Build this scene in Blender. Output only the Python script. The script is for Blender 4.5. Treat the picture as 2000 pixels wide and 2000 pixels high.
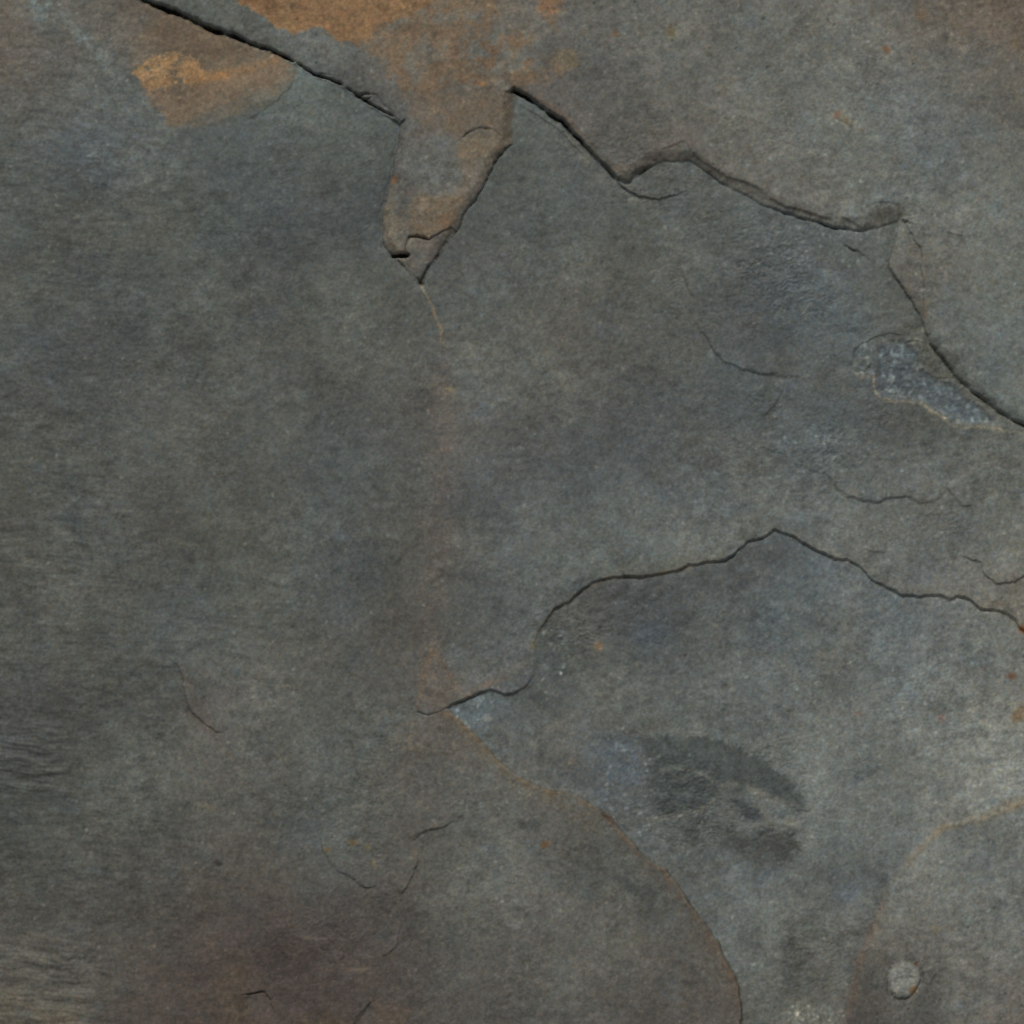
import bpy, math
import numpy as np

# ------------------------------------------------------------------ camera, light, exposure
for o in list(bpy.data.objects):
    bpy.data.objects.remove(o)
scene = bpy.context.scene
COL = scene.collection
S = 0.40 / 2000.0            # metres for one pixel of the photograph: the view is 40 cm of stone

cam_d = bpy.data.cameras.new('camera')
cam_d.sensor_width = 36.0
cam_d.lens = 36.0 * 1.50 / 0.40
cam_d.clip_start = 0.05
cam_d.clip_end = 50.0
cam = bpy.data.objects.new('camera', cam_d)
cam.location = (0, 0, 1.5 + 2 * S)
COL.objects.link(cam)
scene.camera = cam

world = bpy.data.worlds.new('World')
scene.world = world
world.use_nodes = True
bg = world.node_tree.nodes['Background']
bg.inputs['Color'].default_value = (0.98, 1.0, 1.02, 1)
bg.inputs['Strength'].default_value = 0.31

lamp_d = bpy.data.lights.new('soft_lamp', 'AREA')
lamp_d.shape = 'DISK'
lamp_d.size = 1.1
lamp_d.energy = 71.0
lamp_d.color = (1.0, 0.985, 0.96)
lamp = bpy.data.objects.new('soft_lamp', lamp_d)
el, az = math.radians(47), math.radians(101)      # from the top of the picture, a little to the left
LD = 3.0
lamp.location = (LD*math.cos(el)*math.cos(az), LD*math.cos(el)*math.sin(az), LD*math.sin(el))
from mathutils import Vector
lamp.rotation_euler = (-Vector(lamp.location)).to_track_quat('-Z', 'Y').to_euler()
COL.objects.link(lamp)

vs = scene.view_settings
vs.view_transform = 'Standard'
vs.look = 'None'
vs.exposure = 0.0
vs.gamma = 1.0
vs.use_curve_mapping = False
scene.cycles.use_denoising = False      # the smoothing filter turns mineral grain into felt

# ------------------------------------------------------------------ the grid of the split face
f32 = np.float32
STEP = 2.0
fine = np.arange(-24, 2024.1, STEP)
out = []
d, s = 0.0, STEP
while d < 640:
    s = min(s * 1.15, 12)
    d += s
    out.append(d)
out = np.array(out)
ax = np.concatenate([(-24 - out)[::-1], fine, 2024 + out]).astype(f32)
N = len(ax)
X, Y = np.meshgrid(ax, ax)          # Y grows downward as in the photograph
rng = np.random.default_rng(7)

# ---- gradient noise
def noise(x, y, seed):
    r = np.random.default_rng(seed)
    P = r.permutation(1024).astype(np.int32)
    A = r.uniform(0, 2*np.pi, 1024)
    GX, GY = np.cos(A).astype(f32), np.sin(A).astype(f32)
    xi = np.floor(x).astype(np.int32); yi = np.floor(y).astype(np.int32)
    fx = (x - xi).astype(f32); fy = (y - yi).astype(f32)
    u = fx*fx*fx*(fx*(fx*6-15)+10); v = fy*fy*fy*(fy*(fy*6-15)+10)
    def g(ix, iy, dx, dy):
        h = P[(P[ix & 1023] + iy) & 1023]
        return GX[h]*dx + GY[h]*dy
    a = g(xi, yi, fx, fy); b = g(xi+1, yi, fx-1, fy)
    c = g(xi, yi+1, fx, fy-1); e = g(xi+1, yi+1, fx-1, fy-1)
    return ((a + u*(b-a)) + v*((c + u*(e-c)) - (a + u*(b-a)))) * f32(1.5)

def fbm(x, y, size, octaves, seed, gain=0.5):
    t = 0; amp = 1.0; tot = 0
    for k in range(octaves):
        c_, s_ = math.cos(.6 + 1.13*k), math.sin(.6 + 1.13*k)      # turn every octave, or the noise weaves like cloth
        f_ = 2.03**k / size
        t = t + amp * noise((x*c_ - y*s_)*f_ + 7.3*k, (x*s_ + y*c_)*f_ + 3.1*k, seed + 17*k)
        tot += amp; amp *= gain
    return t / tot * f32(1.3)

def smooth(a, b, x):
    t = np.clip((x - a) / (b - a), 0, 1)
    return t*t*(3-2*t)

def grain(seed, blur):
    g = np.random.default_rng(seed).standard_normal((N, N)).astype(f32)
    for _ in range(blur):
        g = (np.roll(g, 1, 0) + 2*g + np.roll(g, -1, 0)) / 4
        g = (np.roll(g, 1, 1) + 2*g + np.roll(g, -1, 1)) / 4
    return g / g.std()

# the outlines of broken stone are never drawn with a ruler: every outline is read through this wobble
def kink(seed):                           # breaks in slate run straight and then jump
    n = fbm(X, Y, 23, 2, seed, .5)
    return np.tanh(7*n)
WX = X + 2.6*fbm(X, Y, 40, 3, 101, 0.5) + 0.8*kink(103)
WY = Y + 2.6*fbm(X, Y, 40, 3, 202, 0.5) + 0.8*kink(204)
JAG = fbm(X, Y, 30, 3, 111, .6)          # how far a crack gapes
JAG2 = fbm(X, Y, 44, 3, 112, .6)         # how deep it runs
# a stronger one for stains
VX = X + 16*fbm(X, Y, 70, 4, 303, 0.62)
VY = Y + 16*fbm(X, Y, 70, 4, 404, 0.62)

def window(pts, pad):
    p = np.array(pts, float)
    i0 = np.searchsorted(ax, p[:, 0].min() - pad); i1 = np.searchsorted(ax, p[:, 0].max() + pad)
    j0 = np.searchsorted(ax, p[:, 1].min() - pad); j1 = np.searchsorted(ax, p[:, 1].max() + pad)
    return slice(max(j0, 0), min(j1+1, N)), slice(max(i0, 0), min(i1+1, N))

def line_field(pts, pad=40, warp=True, fx=None, fy=None):
    """window, distance, place along the line 0..1, side (+1 = to the right of travel on the picture)"""
    w = window(pts, pad + 20)
    x = (WX if warp else X)[w] if fx is None else fx[w]
    y = (WY if warp else Y)[w] if fy is None else fy[w]
    p = np.array(pts, float)
    seg = np.hypot(*(p[1:] - p[:-1]).T); cum = np.concatenate([[0], np.cumsum(seg)]); tot = cum[-1]
    best = np.full(x.shape, 1e9, f32); t = np.zeros(x.shape, f32); sd = np.ones(x.shape, f32)
    for k in range(len(seg)):
        (ax_, ay_), (bx_, by_) = p[k], p[k+1]
        dx, dy = bx_-ax_, by_-ay_
        q = np.clip(((x-ax_)*dx + (y-ay_)*dy) / (seg[k]**2 + 1e-9), 0, 1)
        ox = x-(ax_+q*dx); oy = y-(ay_+q*dy)
        dd = np.hypot(ox, oy)
        m = dd < best
        best[m] = dd[m]
        t[m] = ((cum[k] + q*seg[k]) / tot)[m]
        sd[m] = np.where(dx*(y-ay_) - dy*(x-ax_) > 0, 1, -1)[m]
    return w, best, t, sd

def poly_sd(pts, pad=60, fx=None, fy=None):
    """signed distance to a closed outline, positive inside"""
    fx = WX if fx is None else fx; fy = WY if fy is None else fy
    w = window(pts, pad)
    x, y = fx[w], fy[w]
    p = list(pts) + [pts[0]]
    ins = np.zeros(x.shape, bool)
    best = np.full(x.shape, 1e9, f32)
    for k in range(len(pts)):
        (ax_, ay_), (bx_, by_) = p[k], p[k+1]
        dx, dy = bx_-ax_, by_-ay_
        q = np.clip(((x-ax_)*dx + (y-ay_)*dy) / (dx*dx+dy*dy+1e-9), 0, 1)
        best = np.minimum(best, np.hypot(x-(ax_+q*dx), y-(ay_+q*dy)))
        if abs(dy) > 1e-9:
            c = ((ay_ > y) != (by_ > y)) & (x < dx*(y-ay_)/dy + ax_)
            ins ^= c
    return w, np.where(ins, best, -best).astype(f32)

def prof(t, stops):
    """value along a line from (place, value) stops"""
    return np.interp(t, [a for a, b in stops], [b for a, b in stops]).astype(f32)

# ------------------------------------------------------------------ outlines read off the stone (pixels)
E1 = [(180, -40), (230, -20), (274, 0), (298, 10), (336, 25), (367, 39), (401, 53), (437, 67), (466, 76), (499, 90), (526, 101),
      (557, 114), (583, 129), (611, 147), (640, 156), (660, 164), (691, 185), (720, 204), (748, 220), (782, 240)]
T_left = [(782, 240), (781, 259), (770, 310), (767, 344), (755, 373), (748, 404), (745, 440), (750, 479), (767, 499),
          (787, 519), (808, 540), (822, 553)]
T_right = [(822, 553), (834, 528), (849, 510), (862, 487), (883, 463), (899, 440), (906, 414), (930, 388), (953, 344),
           (963, 318), (987, 292), (1000, 281)]
T_up = [(1000, 281), (1001, 255), (1003, 215), (1005, 176)]
E2 = [(1005, 176), (1028, 186), (1060, 210), (1104, 241), (1135, 274), (1168, 308), (1204, 347), (1228, 355), (1246, 339),
      (1274, 323), (1303, 314), (1329, 315), (1345, 312), (1370, 326), (1404, 355), (1427, 366), (1461, 383), (1499, 403),
      (1526, 411), (1552, 422), (1596, 432), (1629, 444), (1681, 449), (1715, 444), (1735, 436), (1758, 430)]
E3 = [(1758, 430), (1748, 470), (1740, 500), (1735, 523), (1759, 554), (1780, 588), (1798, 616), (1803, 635), (1818, 668),
      (1836, 694), (1867, 733), (1893, 759), (1924, 782), (1953, 803), (1979, 816), (2000, 830), (2060, 862), (2400, 1020), (2700, 1100)]
U_poly = E1 + T_left[1:] + T_right[1:] + T_up[1:] + E2[1:] + E3[1:] + [(2900, -900), (100, -900), (60, -300)]
T_poly = T_left + T_right[1:] + T_up[1:] + [(960, 165), (900, 175), (840, 185), (800, 205)]

E6a = [(814, 1389), (836, 1395), (860, 1388), (888, 1374), (911, 1364), (935, 1355), (958, 1348), (985, 1355)]
E6 = [(985, 1355), (1003, 1352), (1026, 1342), (1041, 1318), (1044, 1285), (1039, 1264), (1049, 1238), (1065, 1215),
      (1080, 1189), (1109, 1176), (1132, 1155), (1155, 1136), (1186, 1129), (1215, 1123), (1254, 1126), (1292, 1120), (1324, 1114),
      (1344, 1102), (1383, 1097), (1419, 1092), (1437, 1080), (1461, 1057), (1481, 1052), (1500, 1043), (1513, 1034), (1547, 1044),
      (1575, 1062), (1611, 1080), (1632, 1090), (1655, 1091), (1681, 1107), (1702, 1129), (1733, 1145), (1767, 1163), (1805, 1163),
      (1836, 1160), (1855, 1169), (1870, 1164), (1893, 1170), (1911, 1185), (1955, 1192), (1979, 1207), (1994, 1223), (2030, 1250),
      (2300, 1330), (2700, 1400)]
E7 = [(872, 1384), (904, 1414), (927, 1435), (948, 1458), (974, 1487), (1000, 1508), (1039, 1530), (1078, 1546), (1111, 1547), (1137, 1560),
      (1166, 1578), (1192, 1596), (1204, 1614), (1228, 1637), (1248, 1663), (1274, 1684), (1298, 1697), (1313, 1715), (1331, 1738),
      (1342, 1759), (1362, 1785), (1383, 1813), (1404, 1847), (1419, 1878), (1435, 1909), (1445, 1950), (1448, 1980), (1440, 2010), (1430, 2120), (1400, 2700)]
E8 = [(2700, 1440), (2100, 1530), (2000, 1565), (1966, 1580), (1919, 1598), (1883, 1609), (1842, 1616), (1823, 1635), (1795, 1658), (1769, 1691),
      (1748, 1717), (1730, 1741), (1720, 1769), (1707, 1811), (1686, 1857), (1679, 1888), (1668, 1940), (1653, 2000), (1640, 2100), (1600, 2700)]
L_poly = [E7[0]] + E6a[3:] + E6[1:] + [(2800, 2800)] + E7[1:][::-1]
R_poly = E8 + [(2800, 2800)]
POCKET = [(1658, 704), (1660, 686), (1681, 668), (1715, 655), (1738, 649), (1769, 655), (1792, 681), (1800, 715), (1818, 733), (1844, 743),
          (1875, 748), (1888, 772), (1904, 787), (1924, 795), (1950, 816), (1981, 834), (1971, 842), (1950, 834), (1919, 831), (1883, 833),
          (1857, 829), (1844, 816), (1816, 800), (1798, 785), (1769, 783), (1738, 782), (1715, 774), (1707, 759), (1707, 734), (1679, 734), (1666, 725)]
BLUE = [(1716, 676), (1738, 664), (1765, 662), (1792, 688), (1800, 720), (1828, 738), (1868, 750), (1888, 775), (1922, 797), (1948, 820), (1942, 828), (1919, 829), (1860, 826), (1845, 812), (1816, 797), (1798, 781), (1738, 779), (1715, 768), (1710, 740), (1716, 705)]
LEDGE = [(1769, 655), (1792, 681), (1800, 715), (1818, 733), (1844, 743), (1875, 748), (1888, 772), (1904, 787), (1924, 795), (1950, 812),
         (1975, 822), (1953, 805), (1924, 784), (1893, 761), (1867, 735), (1836, 696), (1818, 670), (1803, 637), (1785, 630), (1768, 640)]
CHIP = [(1204, 348), (1228, 356), (1246, 340), (1274, 324), (1303, 315), (1329, 316), (1345, 314), (1362, 330), (1350, 362), (1342, 370), (1318, 379), (1285, 387), (1248, 382), (1228, 373)]
WEDGE = [(1757, 404), (1766, 418), (1775, 440), (1784, 466), (1798, 485), (1803, 552), (1805, 603), (1803, 632), (1798, 616), (1780, 588), (1759, 554), (1735, 523), (1722, 480), (1736, 440)]
TIP = [(800, 461), (818, 461), (839, 466), (862, 453), (882, 443), (890, 452), (862, 487), (849, 510), (834, 528), (822, 553), (808, 540), (792, 505), (790, 480)]
KNOB = [(904, 267), (924, 256), (937, 251), (961, 251), (979, 267), (985, 292), (963, 318), (945, 330), (915, 300)]
TRI = [(814, 1389), (822, 1350), (830, 1310), (844, 1268), (858, 1285), (870, 1310), (885, 1340), (911, 1364), (888, 1374), (860, 1388), (836, 1395)]
BOT = [(476, 1942), (500, 1940), (518, 1939), (528, 1955), (534, 1974), (548, 2040), (440, 2060), (462, 1990)]
DARKF = [(470, 1862), (520, 1850), (600, 1838), (681, 1896), (725, 1893), (735, 1920), (728, 1950), (707, 1979), (691, 1997), (650, 2080), (548, 2040), (534, 1974), (528, 1955), (518, 1939), (476, 1942)]
THIN = [(629, 1645), (635, 1668), (653, 1694), (681, 1710), (712, 1730), (748, 1729), (782, 1745), (805, 1710), (812, 1681), (806, 1655), (780, 1628), (720, 1612), (660, 1612)]

# ------------------------------------------------------------------ relief (in pixels of height)
H = (7*fbm(X, Y, 620, 3, 11) + 2.4*fbm(X, Y, 170, 3, 12) + 0.75*fbm(X, Y, 46, 3, 13)).astype(f32)
LAB = np.zeros((N, N), np.int8)
NAMES = {0: 'main_layer', 1: 'upper_layer', 2: 'tongue_flake', 3: 'lower_layer', 4: 'corner_layer', 5: 'mineral_pocket', 6: 'nodule',
         7: 'chip', 8: 'wedge', 9: 'broken_ledge', 10: 'flake_tip', 11: 'flake_knob', 12: 'triangular_chip', 13: 'dark_chip', 14: 'brown_flake', 15: 'thin_flake'}

def lift(pts, h, wout, lab=None, rnd=0.0, rw=30, pad=80, fx=None, fy=None):
    """raise the inside of an outline by h with a wall wout wide; rnd lowers the rim to a rounded shoulder"""
    w, sd = poly_sd(pts, pad, fx, fy)
    H[w] += h * smooth(-wout, 0, sd)
    if rnd:
        H[w] -= rnd * np.exp(-np.maximum(sd, 0) / rw) * (sd > -wout)
    if lab is not None:
        LAB[w][sd > -wout * 0.6] = lab
    return w, sd

def groove(pts, width, depth, warp=True):
    """an open crack; width and depth are stops along it"""
    w, dd, t, sd = line_field(pts, 30, warp)
    k = 1 + .5*JAG[w]
    H[w] -= .72*prof(t, depth) * np.clip(1 + 1.5*JAG2[w], .05, 2.2) * np.exp(-np.abs(dd / (.84*prof(t, width)*np.clip(k, .45, 1.8)))**1.7)

def flap(pts, h, fall, side, warp=True, wall=3.6, pad=None):
    """a thin sheet ending at a line: full height at the line on one side, sinking away behind it"""
    w, dd, t, sd = line_field(pts, pad or fall*3.2, warp)
    q = dd * sd * side
    # off the ends of the line the distance is along it: fade out there
    H[w] += 1.45*prof(t, h) * np.where(q > 0, np.exp(-(q/fall)**1.3), smooth(-wall, 0, q))

both = [(0, 0.0), (0.08, 1), (0.92, 1), (1, 0.0)]
def st(v): return [(0, 0.0), (0.12, v), (0.88, v), (1, 0.0)]

# upper sheet, with the tongue that hangs from it
NECK = [(782, 240), (800, 222), (840, 205), (900, 196), (960, 186), (1005, 176)]
w, sd = poly_sd(U_poly, 80)
U_w, U_sd = w, sd
LAB[w][sd > -2] = 1
US_poly = E1 + NECK[1:] + E2[1:] + E3[1:] + [(2900, -900), (100, -900), (60, -300)]
w, sd = poly_sd(US_poly, 80)
hu = np.zeros((N, N), f32)
hu[w] = 15*smooth(-4, 1, sd)
def shoulder(line, amp, wide, power=1.5):
    """round the edge of the upper sheet down towards the line it breaks off at"""
    w, dd, t, s_ = line_field(line, 110)
    f = np.where(s_ < 0, np.clip(1 - dd/prof(t, wide), 0, 1)**1.25 if power == 0 else np.exp(-(dd/prof(t, wide))**power), smooth(-4, 1, -dd))
    hu[w] -= prof(t, amp) * f * smooth(0, .2, hu[w])
shoulder(E1, [(0, 5), (.92, 5), (1, 0)], [(0, 46), (1, 40)])
shoulder(E1, [(0, 5), (.92, 5), (1, 0)], [(0, 15), (1, 10)])
E23 = E2 + E3[1:16]                  # one run, so that the edge turns its corner without a jump
shoulder(E23, [(0, 2), (.15, 4), (.2, 6), (.26, 12.5), (.31, 12), (.37, 12.5), (.44, 11), (.52, 11), (.6, 12), (.66, 12), (.72, 11), (.8, 9), (1, 7)],
         [(0, 12), (.18, 13), (.26, 27), (.31, 17), (.38, 24), (.46, 28), (.52, 22), (.6, 26), (.64, 40), (.7, 26), (.76, 17), (1, 15)], 0)
# the tongue: rounded along its left side, broken off sharp along its right
w, sd = poly_sd(T_poly, 60)
LAB[w][sd > -2] = 2
yy = WY[w]; xx = WX[w]
wl, dl, tl, sl = line_field(T_left, 200)
wr, dr, tr, sr = line_field(T_right + T_up[1:], 320)
DL = np.full((N, N), 300, f32); DR = DL.copy()
DL[wl] = dl; DR[wr] = dr
dl = np.where(sd > 0, DL[w], -DL[w]); dr = np.where(sd > 0, DR[w], -DR[w])
top = np.interp(yy, [190, 260, 420, 500, 553], [15, 16, 14, 10, 5]).astype(f32)
ridge = np.exp(-((xx - np.interp(yy, [240, 310, 380, 440, 500], [804, 796, 782, 770, 780]))/13)**2) * smooth(290, 390, yy)
soft_ = smooth(290, 270, yy)
ht = (top + 4.2*ridge - 2.2*np.exp(-((xx - 835)/30)**2)*smooth(290, 330, yy)*smooth(420, 380, yy)) * (.3*smooth(-3, 3, dl) + .7*smooth(-1, 20, dl)) * ((1-soft_)*(.35*smooth(-3, 1, dr) + .65*smooth(-2, 19, dr)) + soft_*smooth(-2, 24, dr))
# at the neck the tongue runs on into the sheet it hangs from
hu[w] = np.maximum(hu[w], np.where(sd > -8, ht, 0))
H += hu
w, sd = poly_sd(KNOB, 20); LAB[w][sd > 0] = 11
H[w] -= 2.0*smooth(-1, 2, sd)*smooth(300, 262, WY[w])
w, sd = poly_sd(TIP, 30)
H[w] -= 5.0*smooth(-2, 1.5, sd); LAB[w][sd > 0] = 10
groove([(790, 510), (798, 486), (800, 463), (818, 461), (839, 467), (862, 454), (884, 442)], [(0, 1.5), (.35, 2.2), (.55, 3.6), (.75, 2.5), (1, 1.5)], [(0, 1), (.35, 6), (.5, 13), (.66, 11), (.8, 5), (1, 1)])
groove([(768, 500), (780, 499), (796, 499)], [(0, 3.4), (.5, 4.6), (1, 3.4)], [(0, 30), (.5, 60), (1, 30)], False)
groove([(890, 283), (904, 268), (924, 256), (937, 251), (961, 251), (979, 268)], [(0, 1.4), (.3, 1.8), (.7, 2.6), (1, 1.6)], [(0, 1), (.35, 5), (.6, 9), (.8, 7), (1, 2)])
groove(T_right, [(0, 4), (.15, 3.2), (.5, 3.6), (1, 3)], [(0, 16), (.15, 7), (.4, 5), (.75, 5), (.9, 6), (1, 1)])
groove(T_left[8:], [(0, 2), (.6, 3), (1, 4)], [(0, 2), (.5, 5), (1, 13)])
groove([(x-2, y) for x, y in T_left[:9]], [(0, 5), (1, 9)], [(0, 2), (.3, 2), (.7, 4), (1, 6)])
# the long open crack under the upper sheet
E1g = [(x + 1.2, y - 2.2) for x, y in E1]
groove(E1g, [(0, 4.2), (.3, 4.8), (.42, 4.4), (.55, 3.4), (.7, 2.6), (1, 2.4)], [(0, 60), (.45, 56), (.6, 42), (.75, 28), (.93, 18), (1, 6)])
groove([(611, 147), (628, 145), (647, 148)], [(0, 3), (1, 1.5)], [(0, 18), (1, 4)])
groove([(697, 187), (715, 185), (735, 187)], [(0, 4), (1, 2)], [(0, 18), (1, 6)])
groove([(712, 196), (722, 194), (728, 189)], [(0, 3), (1, 2)], [(0, 12), (1, 5)])
groove([(735, 190), (748, 205), (770, 225)], [(0, 2), (1, 4)], [(0, 7), (1, 3)])
# broken edge of the upper sheet
E2g = [(x - 1.5, y + 1.5) for x, y in E2]
groove(E2g, [(0, 3.4), (.05, 4.4), (.12, 4), (.22, 3), (.28, 3.4), (.36, 4.5), (.4, 2.6), (.45, 2), (.52, 2.8), (.62, 3.4), (.8, 3), (1, 2.5)],
       [(0, 30), (.1, 30), (.2, 18), (.27, 16), (.33, 14), (.38, 16), (.41, 2), (.46, 1.5), (.52, 5), (.58, 4), (.7, 3), (.76, 9), (.9, 9), (1, 2)])
flap([(1016, 204), (1050, 222), (1090, 250), (1125, 287), (1150, 312)], st(2.0), 9, -1)
flap([(1500, 384), (1539, 404), (1570, 412), (1598, 419), (1625, 425)], st(3.0), 20, -1)
flap([(1345, 300), (1385, 322), (1420, 345), (1470, 362), (1500, 380)], st(2.2), 22, -1)
flap([(1290, 290), (1318, 283), (1334, 274), (1346, 290), (1362, 310)], st(1.6), 18, -1)
flap([(1640, 420), (1665, 432), (1690, 446)], st(2.2), 18, -1)
flap([(1700, 397), (1712, 395), (1733, 395), (1752, 400), (1764, 414)], [(0, 0), (.3, 2.6), (.6, 1.5), (1, 0)], 22, -1)
w, sd = poly_sd(CHIP, 20); LAB[w][sd > 0] = 7
flap([(1204, 350), (1226, 372), (1248, 382), (1285, 387), (1318, 379), (1345, 368)], [(0, 5), (.2, 5), (.7, 4), (1, .5)], 60, -1)
w, sd = poly_sd(WEDGE, 20); LAB[w][sd > 0] = 8
H[w] -= 3*smooth(0, 20, sd)
groove([(1640, 470), (1655, 482), (1680, 496), (1698, 510)], [(0, 2.4), (1, 2.4)], [(0, 2), (.5, 9), (1, 5)])
flap([(1735, 523), (1759, 554), (1780, 588), (1798, 616)], st(3.0), 16, -1)
flap([(1770, 430), (1784, 466), (1798, 485), (1803, 552), (1805, 603), (1803, 632)], st(4.2), 30, -1)
flap([(1758, 436), (1746, 470), (1738, 500), (1735, 523)], [(0, 1), (.5, 2.5), (1, 4)], 30, -1)
E3g = [(x - 1, y + 1.5) for x, y in E3[3:]]
groove(E3g[:14], [(0, 2), (.3, 2.6), (.5, 4), (1, 4.2)], [(0, 3), (.3, 5), (.45, 10), (.7, 12), (1, 15)])
# small ledges, pits
flap([(1845, 450), (1862, 456), (1880, 458)], st(2.0), 10, -1)
groove([(1615, 200), (1632, 230), (1648, 244), (1662, 250)], [(0, 2), (1, 3)], [(0, 1), (.6, 3), (1, 1)])

# pocket of broken mineral with its lit lower lip
w, sd = poly_sd(POCKET, 50); LAB[w][sd > 0] = 5
w, sd = poly_sd(BLUE, 50)
rough = fbm(X[w], Y[w], 16, 3, 77, 0.65)
H[w] += smooth(-3, 9, sd) * (-5.0 + 1.5*rough)
w, sd = poly_sd(LEDGE, 30)
st_ = np.floor(2.2*fbm(X[w] + Y[w]*.6, Y[w] - X[w]*.5, 26, 3, 78, 0.6)*2)/2
H[w] += smooth(-1, 9, sd) * (-2.0 + 1.6*st_)
LAB[w][sd > 0.5] = 9
flap([(1658, 715), (1664, 690), (1681, 668), (1715, 655), (1738, 649), (1769, 655)], st(2.0), 16, -1)
flap([(1676, 712), (1682, 703), (1693, 702), (1698, 712), (1690, 722), (1680, 720)], [(0, 1.5), (1, 1.5)], 8, 1)
groove([(1775, 668), (1800, 669)], [(0, 2), (1, 2)], [(0, 4), (1, 3)])
groove([(1835, 738), (1860, 741), (1878, 748)], [(0, 2), (1, 2.4)], [(0, 3), (1, 6)])
groove([(1895, 785), (1915, 786), (1930, 786)], [(0, 2), (1, 2.4)], [(0, 3), (1, 6)])

# thin sheets on the main layer
flap([(1349, 614), (1360, 632), (1380, 655), (1396, 686), (1417, 707), (1437, 716), (1453, 724), (1479, 725), (1500, 730), (1532, 733)], [(0, .6), (.25, 2.8), (.9, 4), (1, 1)], 70, -1)
groove([(1396, 686), (1417, 707), (1437, 716), (1453, 724), (1479, 725), (1500, 730), (1530, 733)], [(0, 1.6), (1, 2.0)], [(0, 1), (.3, 3), (.9, 5), (1, 2)])
flap([(1329, 520), (1342, 552), (1352, 585)], st(2.0), 30, -1)
flap([(1480, 872), (1500, 875), (1534, 886)], st(1.6), 30, -1)
E5 = [(1540, 902), (1575, 913), (1603, 922), (1624, 935), (1637, 955), (1658, 971), (1712, 980), (1741, 971), (1769, 967), (1798, 979), (1826, 979), (1839, 961), (1849, 948)]
flap(E5, [(0, .5), (.15, 2.5), (.4, 4), (.8, 3.4), (.95, 2), (1, .3)], 60, -1)
groove(E5, [(0, 1.8), (1, 1.8)], [(0, 1), (.2, 3), (.5, 4), (.8, 3), (1, .5)])
flap([(1849, 948), (1862, 966), (1880, 986), (1901, 988)], st(2.6), 40, -1)
flap([(1870, 1078), (1893, 1088), (1917, 1098), (1924, 1119), (1945, 1137), (1979, 1135), (2000, 1120), (2040, 1090)], st(3.6), 60, -1)
flap([(1690, 1068), (1703, 1075), (1730, 1077)], st(1.8), 20, -1)
flap([(1530, 735), (1527, 765), (1510, 790), (1490, 815)], st(1.6), 26, 1)

# lower right layer, sunk below the main one
w, sd = poly_sd(L_poly, 90)
L_w, L_sd = w, sd
wv = 5 + 7*smooth(-.3, .35, fbm(X[w], Y[w], 60, 3, 56, .6))
H[w] -= (9*(.6*smooth(-1.5, 2.5, sd) + .4*smooth(0, 1, sd/wv))) * smooth(-80, 260, (X[w]-880) - 0.35*(Y[w]-1400) + 140) * (1 - .8*np.exp(-(((X[w]-1040)/60)**2 + ((Y[w]-1282)/62)**2)))
H[w] += smooth(0, 30, sd) * 1.1*fbm(X[w], Y[w], 90, 4, 55, 0.6)
LAB[w][sd > 1.5] = 3
E6g = [(x, y + 2) for x, y in E6]
E6g = [(x, y + 4) for x, y in E6]
groove(E6g, [(0, 1.6), (.1, 2.2), (.2, 2.4), (.5, 3), (.7, 4.2), (1, 4)], [(0, 1), (.06, 0), (.1, .5), (.15, 2), (.2, 5), (.24, .5), (.28, 3), (.32, 6), (.36, 1), (.4, 5), (.47, 2), (.6, 5), (.7, 2), (.8, 4), (1, 3)])
groove([(x, y + 1) for x, y in E6a], [(0, 2), (.6, 2.8), (1, 2)], [(0, 4), (.4, 6), (.6, 9), (.8, 5), (1, 3)])
w, dd, t, s_ = line_field(E6[6:44], 60)
H[w] -= np.where(s_ < 0, 3.4*np.exp(-(dd/15)**1.5), 3.4*smooth(-14, 0, -dd)) * smooth(0, .1, t)
# diagonal brown edge
flap(E7[1:28], [(0, 1), (.1, 2.4), (.6, 3.5), (1, 3)], 60, 1)
groove([(1162, 1576), (1180, 1590), (1196, 1604), (1204, 1616)], [(0, 2), (.5, 4), (1, 2)], [(0, 2), (.5, 9), (1, 2)])
groove([(1330, 1738), (1362, 1786), (1400, 1845)], [(0, 1.6), (1, 1.8)], [(0, 3), (1, 2)])
# corner sheet
w, sd = poly_sd(R_poly, 90)
H[w] += 4.5*smooth(-7, 2, sd); LAB[w][sd > -4] = 4
groove([(1720, 1769), (1707, 1811), (1686, 1857), (1679, 1888), (1668, 1940), (1653, 2000)], [(0, 1.8), (1, 2.4)], [(0, 2), (.5, 4), (1, 4)])
# the round nodule with the ring it sits in
cx, cy = 1767, 1914
w = window([(cx-80, cy-80), (cx+80, cy+80)], 10)
KX = X + 2.2*fbm(X, Y, 30, 3, 121, .5); KY = Y + 2.2*fbm(X, Y, 30, 3, 122, .5)
ex = (KX[w]-cx); ey = (KY[w]-cy)
ang = np.arctan2(ey, ex)
rr = np.hypot(ex*1.03, ey*0.93) * (1 + 0.05*np.sin(2*ang+.6) + 0.05*np.sin(3*ang-1))
H[w] -= 6.0*np.exp(-((rr-36)/4.5)**2) * smooth(-26, 12, ey + 0.35*ex)
H[w] += 3.6*smooth(35, 22, rr) + 1.5*np.exp(-(rr/20)**2) + 1.6*smooth(34, 24, rr)*fbm(X[w], Y[w], 17, 3, 123, .6)
LAB[w][rr < 33] = 6
groove([(1792, 1886), (1797, 1880)], [(0, 3), (1, 3)], [(0, 5), (1, 4)])
flap([(1800, 1906), (1806, 1897), (1816, 1893), (1822, 1905), (1815, 1925)], st(2.2), 14, 1)
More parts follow.
